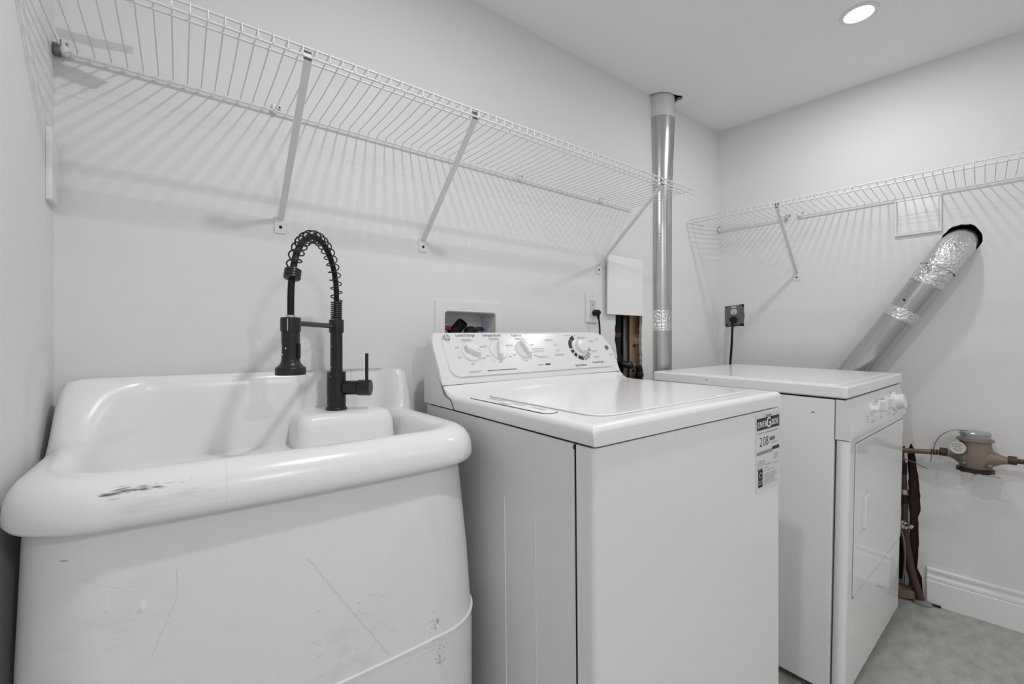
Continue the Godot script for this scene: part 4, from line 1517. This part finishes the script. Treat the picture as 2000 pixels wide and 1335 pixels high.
	o = thing("power_cord", "black plug and cord in the wall outlet above the washing machine", "power cord", at(Vector3(1.336, 1.157, 0.008)))
	g = Geo.new()
	_plug(g, 0.0125)
	part(o, "plug", g, M.rubber)
	g = Geo.new()
	g.tube(smooth([Vector3(0.001, -0.020, 0.022), Vector3(0.003, -0.045, 0.025), Vector3(0.009, -0.09, 0.022), Vector3(0.012, -0.18, 0.015), Vector3(0.01, -0.35, 0.012)], 6), 0.0036, 10)
	part(o, "cord", g, M.rubber)
	# loose square of board over the top of the plumbing hole
	g = Geo.new()
	g.box(Transform3D(Basis.from_euler(Vector3(0.02, 0.03, 0.005)), Vector3(1.522, 1.277, 0.0145)), Vector3(0.236, 0.245, 0.008), 0.001)
	single("wall_panel", g, grey(0.95, 0.5), "loose white square panel hung over the plumbing hole", "panel")
	# inside the hole: stud, drain pipes, valve
	o = thing("wall_stud", "bare wooden stud inside the plumbing hole", "stud", at(Vector3(1.692, 0, -0.075)))
	g = Geo.new()
	g.box(at(Vector3(0, 1.0, 0)), Vector3(0.105, 1.99, 0.04), 0.003)
	part(o, "timber", g, M.wood)
	g = Geo.new()
	g.sphere(Vector3(-0.022, 1.023, 0.0205), Vector3(0.012, 0.008, 0.0015), 10, 6)
	g.sphere(Vector3(-0.028, 0.908, 0.0205), Vector3(0.013, 0.007, 0.0015), 10, 6)
	part(o, "knot", g, mat(Color(0.33, 0.24, 0.19), 0.8))
	g = Geo.new()
	g.prism(at(Vector3(-0.012, 1.045, 0.0205)), PackedVector2Array([Vector2(-0.016, 0.012), Vector2(0.03, 0.016), Vector2(0.03, -0.012), Vector2(0.004, -0.016), Vector2(-0.004, -0.004)]), 0.0, 0.003)
	part(o, "torn_paper", g, M.paper)
	o = thing("drain_pipe", "black vertical drain pipe in the plumbing hole, banded dull red", "pipe", at(Vector3(1.552, 0, -0.07)))
	g = Geo.new()
	g.lathe(at(Vector3.ZERO), [Vector2(0, 0.02), Vector2(0.027, 0.02), Vector2(0.027, 0.95), Vector2(0.034, 0.95), Vector2(0.034, 0.985), Vector2(0.027, 0.985), Vector2(0.027, 2.0), Vector2(0, 2.0)], 24)
	part(o, "pipe", g, M.dark)
	g = Geo.new()
	g.lathe(at(Vector3.ZERO), [Vector2(0.0275, 1.062), Vector2(0.0285, 1.064), Vector2(0.0285, 1.078), Vector2(0.0275, 1.08)], 24)
	part(o, "pipe_band", g, mat(Color(0.33, 0.15, 0.13), 0.6))
	g = Geo.new()
	g.tube(line([Vector3(1.592, 0.3, -0.05), Vector3(1.592, 1.14, -0.05)]), 0.006, 10)
	single("vent_tube", g, M.gasket, "thin grey tube standing between black drain pipe and stud", "tube")
	g = Geo.new()
	g.tube(line([Vector3(1.618, 0.3, -0.046), Vector3(1.616, 1.9, -0.046)]), 0.0045, 8)
	single("electric_cable", g, M.dark, "dark cable running up the edge of the stud", "cable")
	o = thing("trap_elbow", "black pipe elbow reaching out of the plumbing hole", "pipe elbow", at(Vector3(1.56, 0.938, -0.02)))
	g = Geo.new()
	g.tube(smooth([Vector3(-0.008, 0.012, -0.045), Vector3(0.0, 0.006, -0.01), Vector3(0.02, 0.0, 0.012), Vector3(0.055, 0.0, 0.014), Vector3(0.072, -0.004, 0.014), Vector3(0.082, -0.018, 0.014), Vector3(0.084, -0.034, 0.014)], 6), 0.0145, 16)
	part(o, "elbow", g, M.black)
	g = Geo.new()
	g.lathe(at(Vector3(0.084, 0, 0.014)), [Vector2(0, -0.25), Vector2(0.0145, -0.25), Vector2(0.0145, -0.052), Vector2(0.0175, -0.052), Vector2(0.0175, -0.044), Vector2(0.0175, -0.038), Vector2(0.0155, -0.034), Vector2(0, -0.034)], 20)
	part(o, "tail_pipe", g, M.rubber)
	g = Geo.new()
	g.lathe(Transform3D(Basis(Vector3.UP, Vector3.RIGHT, Vector3.FORWARD), Vector3(0.0, 0.0, 0.013)), [Vector2(0.0146, 0.026), Vector2(0.0165, 0.026), Vector2(0.0165, 0.036), Vector2(0.0146, 0.036)], 18)
	part(o, "coupling_ring", g, M.gasket)
	# round metal duct standing in its slot in the wall
	o = thing("metal_duct", "shiny vertical metal duct rising from behind the dryer into the ceiling", "duct", at(Vector3(1.784, 0.3, 0.0)))
	g = Geo.new()
	g.lathe(at(Vector3.ZERO), [Vector2(0.0, 0.0), Vector2(0.051, 0.0), Vector2(0.051, 1.39), Vector2(0.0645, 1.766), Vector2(0.0645, 2.03), Vector2(0, 2.03)], 48)
	part(o, "pipe", g, M.steel)
	g = Geo.new()
	g.lathe(at(Vector3.ZERO), [Vector2(0.0647, 1.762), Vector2(0.0655, 1.762), Vector2(0.0662, 1.862), Vector2(0.0655, 1.864), Vector2(0.0648, 1.864)], 48)
	part(o, "sleeve", g, grey(0.86, 0.5, 0.4))
	g = Geo.new()
	g.lathe(at(Vector3.ZERO), [Vector2(0.0512, 0.792), Vector2(0.0517, 0.792), Vector2(0.0519, 0.884), Vector2(0.0512, 0.884)], 48)
	part(o, "foil_tape", g, M.foil)
	g = Geo.new()
	var sa := 0.86
	g.tube(line([Vector3(cos(sa) * 0.0512, 0.0, sin(sa) * 0.0512), Vector3(cos(sa) * 0.0512, 1.39, sin(sa) * 0.0512), Vector3(cos(sa) * 0.0648, 1.766, sin(sa) * 0.0648), Vector3(cos(sa) * 0.066, 1.862, sin(sa) * 0.066)]), 0.0017, 6)
	part(o, "seam", g, grey(0.3, 0.6, 0.5))

func _frame(g: Geo, outer: PackedVector2Array, inner: PackedVector2Array, z0: float, z1: float) -> void:
	# a frame between two outlines with as many points each
	var rings := []
	for e in [[inner, z0], [inner, z1 - 0.001], [Geo.inset(inner, -0.001), z1], [Geo.inset(outer, 0.0015), z1], [outer, z1 - 0.0015], [outer, z0]]:
		var r := PackedVector3Array()
		for p in e[0]:
			r.append(Vector3(p.x, p.y, e[1]))
		rings.append(r)
	rings.append(rings[0])
	g.loft(rings, true, false, false, false)
	g.start()
	g.at = maxi(0, g.v.size() - rings[0].size() * 6 * (rings.size() - 1))
	g.outward()

func _plug(g: Geo, r: float) -> void:
	g.lathe(Transform3D(Basis(Vector3.RIGHT, Vector3.BACK, Vector3.DOWN), Vector3.ZERO), [Vector2(0, 0.0005), Vector2(r * 0.9, 0.0005), Vector2(r, 0.003), Vector2(r, 0.012), Vector2(r * 0.9, 0.024), Vector2(r * 0.6, 0.030), Vector2(0, 0.031)], 20)
	g.tube(line([Vector3(0, 0.002, 0.018), Vector3(0, -0.014, 0.021), Vector3(0.001, -0.026, 0.023)]), [r * 0.8, r * 0.55, r * 0.34], 12)


# ---------------------------------------------------------------- things on the right wall
func right_wall_fittings() -> void:
	# metal-covered outlet, its box set through a rough cut
	var o := thing("metal_outlet", "grey metal outlet box with a black plug, on the right wall near the corner", "outlet", wall_r(0.081, 1.177, 0.0))
	var g := Geo.new()
	g.box(at(Vector3(0, -0.001, -0.03)), Vector3(0.088, 0.096, 0.055), 0.006)
	part(o, "junction_box", g, M.dark)
	g = Geo.new()
	g.prism(at(Vector3.ZERO), PackedVector2Array([Vector2(-0.046, -0.040), Vector2(-0.034, -0.053), Vector2(0.034, -0.049), Vector2(0.046, -0.045), Vector2(0.047, 0.045), Vector2(0.036, 0.054), Vector2(-0.028, 0.053), Vector2(-0.047, 0.043)]), 0.0005, 0.004, 0.001, 2, false)
	g.prism(at(Vector3(0.001, 0.001, 0)), Geo.rrect(-0.030, -0.050, 0.031, 0.050, 0.003, 3), 0.003, 0.009, 0.002, 3, false)
	part(o, "cover", g, grey(0.47, 0.45, 0.6))
	for y in [0.0195, -0.0195]:
		receptacle(o, at(Vector3(0.0, 0, 0.009)), y, M.recept)
	g = Geo.new()
	g.box(at(Vector3(0.0, 0.043, 0.0095)), Vector3(0.024, 0.008, 0.0015), 0.0005)
	part(o, "stamped_tag", g, M.recept)
	g = Geo.new()
	for p in [Vector2(-0.039, 0.046), Vector2(-0.036, -0.046), Vector2(0.041, 0.047), Vector2(0.036, -0.044)]:
		g.sphere(Vector3(p.x, p.y, 0.004), Vector3(0.005, 0.004, 0.002), 8, 5)
	part(o, "corner_screw", g, M.dark)
	o = thing("power_cord", "black plug and cord hanging from the grey metal outlet", "power cord", wall_r(0.083, 1.156, 0.011))
	g = Geo.new()
	_plug(g, 0.017)
	part(o, "plug", g, M.dark)
	g = Geo.new()
	g.tube(smooth([Vector3(0.001, -0.020, 0.022), Vector3(0.001, -0.06, 0.028), Vector3(-0.003, -0.15, 0.028), Vector3(-0.012, -0.26, 0.024), Vector3(-0.02, -0.5, 0.02)], 6), 0.0056, 10)
	part(o, "cord", g, M.dark)
	# access door
	o = thing("access_panel", "small white square access door on the right wall under the shelf", "access panel", wall_r(0.788, 1.551, 0.0))
	g = Geo.new()
	_frame(g, Geo.rrect(-0.071, -0.0755, 0.071, 0.0745, 0.002, 3), Geo.rrect(-0.0632, -0.0675, 0.0632, 0.0665, 0.002, 3), 0.0003, 0.011)
	part(o, "frame", g, M.plastic, 30.0)
	g = Geo.new()
	g.prism(at(Vector3.ZERO), Geo.rrect(-0.0625, -0.0668, 0.0625, 0.0658, 0.002, 3), 0.0003, 0.009, 0.0008, 2, false)
	var door := part(o, "door", g, M.plastic)
	g = Geo.new()
	_ring(g, at(Vector3(0.026, 0.014, 0.009)), Vector2.ZERO, 0.006, 0.0066, 0, 360)
	g.box(at(Vector3(0.026, 0.014, 0.0095)), Vector3(0.002, 0.009, 0.001), 0.0003)
	part(door, "latch", g, grey(0.84, 0.4))
	# dryer vent pipe
	o = thing("dryer_vent", "shiny metal vent pipe slanting from behind the dryer up to a hole in the wall", "vent pipe", wall_r(0.75, 1.157, 0.0))
	var ax := func(s: float, y: float, of: float) -> Vector3:
		return Vector3(s - 0.75, y - 1.157, of)
	var r0 := 0.0535
	var path := smooth([ax.call(0.42, 0.645, 0.074), ax.call(0.60, 0.924, 0.076), ax.call(0.75, 1.157, 0.074), ax.call(0.853, 1.325, 0.066)], 8)
	g = Geo.new()
	g.tube(path, r0, 40)
	part(o, "pipe", g, M.steel, 50.0)
	g = Geo.new()
	g.tube(smooth([ax.call(0.848, 1.317, 0.066), ax.call(0.872, 1.357, 0.056), ax.call(0.892, 1.393, 0.030), ax.call(0.905, 1.42, -0.005), ax.call(0.912, 1.434, -0.05)], 7), r0 * 0.985, 40)
	part(o, "elbow", g, M.steel, 50.0)
	# crumpled foil wrapped round the elbow
	var el := smooth([ax.call(0.848, 1.317, 0.066), ax.call(0.872, 1.357, 0.056), ax.call(0.888, 1.386, 0.036), ax.call(0.898, 1.405, 0.012)], 9)
	var crk := FastNoiseLite.new()
	crk.seed = 9
	crk.noise_type = FastNoiseLite.TYPE_CELLULAR
	crk.cellular_return_type = FastNoiseLite.RETURN_DISTANCE2_SUB
	crk.frequency = 34.0
	g = Geo.new()
	var ers := []
	var e0 := (el[1] - el[0]).cross(Vector3.BACK).normalized()
	for i in el.size():
		var tn := (el[mini(i + 1, el.size() - 1)] - el[maxi(i - 1, 0)]).normalized()
		e0 = (e0 - tn * e0.dot(tn)).normalized()
		var ring := PackedVector3Array()
		for k in 110:
			var an := TAU * k / 110
			var dir := e0 * cos(an) + tn.cross(e0) * sin(an)
			var p := el[i] + dir * r0
			ring.append(el[i] + dir * (r0 + 0.0007 + absf(crk.get_noise_3d(p.x, p.y, p.z)) * 0.0035))
		ers.append(ring)
	g.loft(ers, true, false, false)
	part(o, "elbow_wrap", g, M.foil, 16.0)
	# crumpled foil tape round the joints
	for seg in [[ax.call(0.815, 1.263, 0.069), ax.call(0.862, 1.339, 0.062), 0.0042], [ax.call(0.735, 1.134, 0.0745), ax.call(0.757, 1.169, 0.0735), 0.0016]]:
		g = Geo.new()
		var a: Vector3 = seg[0]
		var b: Vector3 = seg[1]
		var tn := (b - a).normalized()
		var e1 := tn.cross(Vector3.BACK).normalized()
		var e2 := tn.cross(e1)
		var nz := FastNoiseLite.new()
		nz.seed = 4
		nz.frequency = 22.0
		nz.fractal_octaves = 3
		var rings := []
		var nr := 26
		for i in nr + 1:
			var ring := PackedVector3Array()
			for k in 90:
				var an := TAU * k / 90
				var dir := e1 * cos(an) + e2 * sin(an)
				var f := float(i) / nr
				var rag := nz.get_noise_2d(cos(an) * 0.3 + (3.0 if i < nr / 2 else 7.0), sin(an) * 0.3) * 0.012
				var c := a.lerp(b, f) + tn * (rag if i == 0 or i == nr else 0.0)
				var p := c + dir * r0
				var h := absf(nz.get_noise_3d(p.x, p.y, p.z)) * float(seg[2]) * 1.6
				ring.append(c + dir * (r0 + 0.0008 + h * sin(PI * clampf(f, 0.06, 0.94)) * 1.2))
			rings.append(ring)
		g.loft(rings, true, false, false, false)
		g.outward()
		part(o, "foil_tape", g, M.foil, 12.0)
	# long lock seam down the pipe and a screw
	g = Geo.new()
	for an in [0.55, -1.2]:
		var sl := PackedVector3Array()
		for i in path.size():
			var tn := (path[mini(i + 1, path.size() - 1)] - path[maxi(i - 1, 0)]).normalized()
			var e1 := tn.cross(Vector3.BACK).normalized()
			sl.append(path[i] + (e1 * sin(an) + e1.cross(tn) * -cos(an)) * (r0 + 0.0004))
		g.tube(sl, 0.0018, 6)
	part(o, "seam", g, M.steel)
	g = Geo.new()
	var pc: Vector3 = ax.call(0.757, 1.205, 0.127)
	g.sphere(pc, Vector3(0.004, 0.004, 0.003), 10, 6)
	part(o, "screw", g, M.screw)

	# water meter on its pipe
	var yM := 0.624
	var oM := 0.085
	o = thing("water_pipe", "brown copper water pipe running along the right wall to the meter", "pipe", wall_r(0.9, yM, oM))
	g = Geo.new()
	g.tube(line([Vector3(-0.25, -0.026, 0), Vector3(-0.026, -0.002, 0)]), 0.0095, 16)
	part(o, "pipe", g, M.copper)
	g = Geo.new()
	g.tube(line([Vector3(0.135, 0.0, 0), Vector3(0.6, 0.002, 0)]), 0.0085, 16)
	part(o, "pipe", g, M.copper_dark)
	g = Geo.new()
	for k in 5:
		var x := -0.066 + 0.0075 * k
		g.lathe(Transform3D(Basis(Vector3.UP, Vector3.RIGHT, Vector3.FORWARD), Vector3(x, -0.0065 + 0.0008 * k, 0)), [Vector2(0.009, -0.002), Vector2(0.0125, 0.0), Vector2(0.009, 0.002)], 16)
	part(o, "bonding_wire_coil", g, M.copper_dark)
	o = thing("water_meter", "brown bronze water meter with a flip lid, on the right wall beside the dryer", "water meter", wall_r(0.9, yM, oM))
	g = Geo.new()
	# belly with a flat shoulder between two tapering necks
	g.lathe(Transform3D(Basis(Vector3.UP, Vector3.RIGHT, Vector3.FORWARD), Vector3(-0.006, -0.003, 0)), [Vector2(0, -0.022), Vector2(0.0125, -0.022), Vector2(0.013, -0.012), Vector2(0.018, 0.0), Vector2(0.027, 0.010), Vector2(0.036, 0.019), Vector2(0.041, 0.03), Vector2(0.043, 0.045), Vector2(0.043, 0.068), Vector2(0.040, 0.082), Vector2(0.034, 0.094), Vector2(0.025, 0.106), Vector2(0.016, 0.122), Vector2(0.0125, 0.136), Vector2(0, 0.14)], 36)
	g.lathe(at(Vector3(0.05, 0, 0)), [Vector2(0, -0.045), Vector2(0.040, -0.045), Vector2(0.0445, -0.032), Vector2(0.0475, -0.01), Vector2(0.0465, 0.02), Vector2(0.042, 0.042), Vector2(0.0415, 0.054), Vector2(0.0495, 0.056), Vector2(0.0495, 0.062), Vector2(0.047, 0.064), Vector2(0, 0.064)], 40)
	part(o, "body", g, M.bronze)
	g = Geo.new()
	g.lathe(at(Vector3(0.05, 0, 0)), [Vector2(0, 0.064), Vector2(0.039, 0.064), Vector2(0.040, 0.077), Vector2(0.0415, 0.078), Vector2(0.0415, 0.085), Vector2(0.039, 0.088), Vector2(0, 0.089)], 36)
	part(o, "register_lid", g, grey(0.66, 0.3, 0.5))
	g = Geo.new()
	g.lathe(at(Vector3(0.05, 0, 0)), [Vector2(0, -0.056), Vector2(0.048, -0.056), Vector2(0.0505, -0.053), Vector2(0.0505, -0.045), Vector2(0.046, -0.042), Vector2(0, -0.042)], 36)
	part(o, "bottom_plate", g, M.black)
	for k in 8:
		var a := TAU * k / 8
		g = Geo.new()
		g.lathe(at(Vector3(0.05 + cos(a) * 0.046, 0, sin(a) * 0.046)), [Vector2(0, -0.060), Vector2(0.004, -0.060), Vector2(0.004, -0.055), Vector2(0, -0.055)], 6)
		part(o, "bolt", g, M.gal)
	g = Geo.new()
	g.box(at(Vector3(0.09, -0.059, 0.037)), Vector3(0.045, 0.004, 0.006), 0.001)
	part(o, "tag_wire", g, M.steel)
	g = Geo.new()
	for p in [Vector3(0.022, -0.024, 0.036), Vector3(0.086, -0.024, 0.04)]:
		g = Geo.new()
		g.sphere(p, Vector3(0.008, 0.007, 0.008), 12, 8)
		part(o, "cast_boss", g, M.bronze)
	for x in [-0.038, 0.136]:
		g = Geo.new()
		g.lathe(Transform3D(Basis(Vector3.UP, Vector3.RIGHT, Vector3.FORWARD), Vector3(x, 0, 0)), [Vector2(0, -0.006), Vector2(0.014, -0.006), Vector2(0.0155, -0.003), Vector2(0.0155, 0.013), Vector2(0.014, 0.016), Vector2(0, 0.016)], 8)
		part(o, "union_nut", g, M.copper_dark, 30.0)
	o = thing("remote_disc", "pale round seal hung on the water meter's upper corner", "tag", wall_r(0.906, yM + 0.030, oM + 0.044))
	g = Geo.new()
	g.lathe(Transform3D(Basis(Vector3.RIGHT, Vector3.BACK, Vector3.DOWN), Vector3.ZERO), [Vector2(0, 0), Vector2(0.021, 0), Vector2(0.0222, 0.0015), Vector2(0.0222, 0.006), Vector2(0.0205, 0.008), Vector2(0.018, 0.007), Vector2(0, 0.007)], 32)
	part(o, "disc", g, mat(Color(0.8, 0.79, 0.76), 0.5))
	g = Geo.new()
	_ring(g, at(Vector3(0, 0, 0.0072)), Vector2.ZERO, 0.0145, 0.0155, 40, 170)
	for k in 7:
		var a := 0.9 * k
		bar(g, at(Vector3(cos(a) * 0.008, sin(a) * 0.008, 0.0072)) * Transform3D(Basis(Vector3.BACK, a), Vector3.ZERO), -0.004, -0.0006, 0.008, 0.0014)
	scribble(g, at(Vector3(0, 0, 0.0072)), -0.009, -0.011, 0.018, 1, 0.0012)
	part(o, "print", g, M.ink).set_meta("kind", "stuff")
	g = Geo.new()
	g.tube(smooth([wr(0.832, yM - 0.045, oM + 0.013), wr(0.836, yM - 0.01, oM + 0.016), wr(0.852, yM + 0.05, oM + 0.016), wr(0.885, yM + 0.084, oM + 0.012), wr(0.92, yM + 0.09, oM + 0.006), wr(0.945, yM + 0.083, oM)], 8), 0.0016, 8)
	single("bonding_wire", g, M.gal, "thin grey wire looped from the copper pipe to the meter's lid", "wire")

	# pipes in and before the open slot in the drywall
	o = thing("cast_iron_pipe", "dark reddish-brown pipe inside the tall slot in the right wall", "pipe", wall_r(0.783, 0, -0.062))
	g = Geo.new()
	g.lathe(at(Vector3.ZERO), [Vector2(0, 0.01), Vector2(0.041, 0.01), Vector2(0.041, 0.57), Vector2(0.047, 0.575), Vector2(0.047, 0.64), Vector2(0, 0.64)], 28)
	part(o, "pipe", g, M.iron)
	o = thing("copper_pipe", "brown pipe bending out of the wall slot down into the floor", "pipe", wall_r(0.747, 0, 0.0))
	g = Geo.new()
	g.tube(smooth([Vector3(-0.006, 0.70, -0.02), Vector3(-0.005, 0.55, -0.012), Vector3(-0.003, 0.40, 0.0), Vector3(0.002, 0.26, 0.012), Vector3(0.02, 0.13, 0.022), Vector3(0.038, 0.06, 0.03), Vector3(0.055, 0.0, 0.034)], 8), 0.0145, 18)
	part(o, "pipe", g, M.pipe_dark)
	for p in [[Vector3(-0.005, 0.52, -0.010), 0.05], [Vector3(-0.003, 0.395, 0.0005), 0.03]]:
		g = Geo.new()
		g.lathe(at(p[0]), [Vector2(0.014, -p[1] / 2), Vector2(0.0175, -p[1] / 2), Vector2(0.0175, p[1] / 2), Vector2(0.014, p[1] / 2)], 18)
		part(o, "coupling", g, M.rubber)
	g = Geo.new()
	g.lathe(at(Vector3(-0.0035, 0.425, -0.001)), [Vector2(0.0145, -0.010), Vector2(0.0172, -0.010), Vector2(0.0172, 0.010), Vector2(0.0145, 0.010)], 18)
	part(o, "clamp", g, M.steel)
	g = Geo.new()
	for k in 14:
		g.sphere(Vector3(rng.randf_range(-0.012, 0.028), 0.295 + rng.randf_range(-0.012, 0.012), 0.026 + rng.randf_range(-0.004, 0.006)), Vector3.ONE * rng.randf_range(0.003, 0.0065), 8, 6)
	g.tube(smooth([Vector3(-0.02, 0.30, 0.022), Vector3(0.0, 0.285, 0.03), Vector3(0.03, 0.297, 0.022)], 5), 0.0022, 6)
	var gunk := part(o, "joint_putty", g, M.gyp)
	g = Geo.new()
	g.sphere(Vector3(0.058, 0.004, 0.036), Vector3(0.03, 0.014, 0.022), 16, 8)
	part(o, "floor_grout", g, grey(0.52, 0.9))
	g = Geo.new()
	g.tube(smooth([wr(0.735, 0.29, 0.02), wr(0.746, 0.25, 0.034), wr(0.752, 0.2, 0.036), wr(0.75, 0.12, 0.03), wr(0.744, 0.06, 0.03)], 6), 0.0035, 8)
	single("ground_wire", g, M.gasket, "grey wire hanging beside the bent brown pipe near the floor", "wire")
	g = Geo.new()
	g.tube(smooth([wr(0.728, 0.566, 0.02), wr(0.755, 0.562, 0.02), wr(0.785, 0.552, 0.02), wr(0.805, 0.541, 0.018), wr(0.818, 0.537, 0.014)], 6), 0.0018, 6)
	single("stiff_wire", g, M.gal, "stiff wire poking sideways across the top of the wall slot", "wire")
	g = Geo.new()
	g.box(wall_r(0.752, 0.026, 0.028) * Transform3D(Basis.from_euler(Vector3(0.1, 0.3, 0.12)), Vector3.ZERO), Vector3(0.05, 0.032, 0.05), 0.003)
	single("wood_block", g, mat(Color(0.5, 0.42, 0.36), 0.85), "scrap of wood on the floor by the bent pipe", "wood scrap")
	g = Geo.new()
	g.box(wall_r(0.832, 0.0035, 0.02) * Transform3D(Basis.from_euler(Vector3(0, -0.05, 0.02)), Vector3.ZERO), Vector3(0.05, 0.005, 0.012), 0.001)
	single("black_shim", g, M.dark, "thin black shim on the floor under the baseboard's end", "shim")
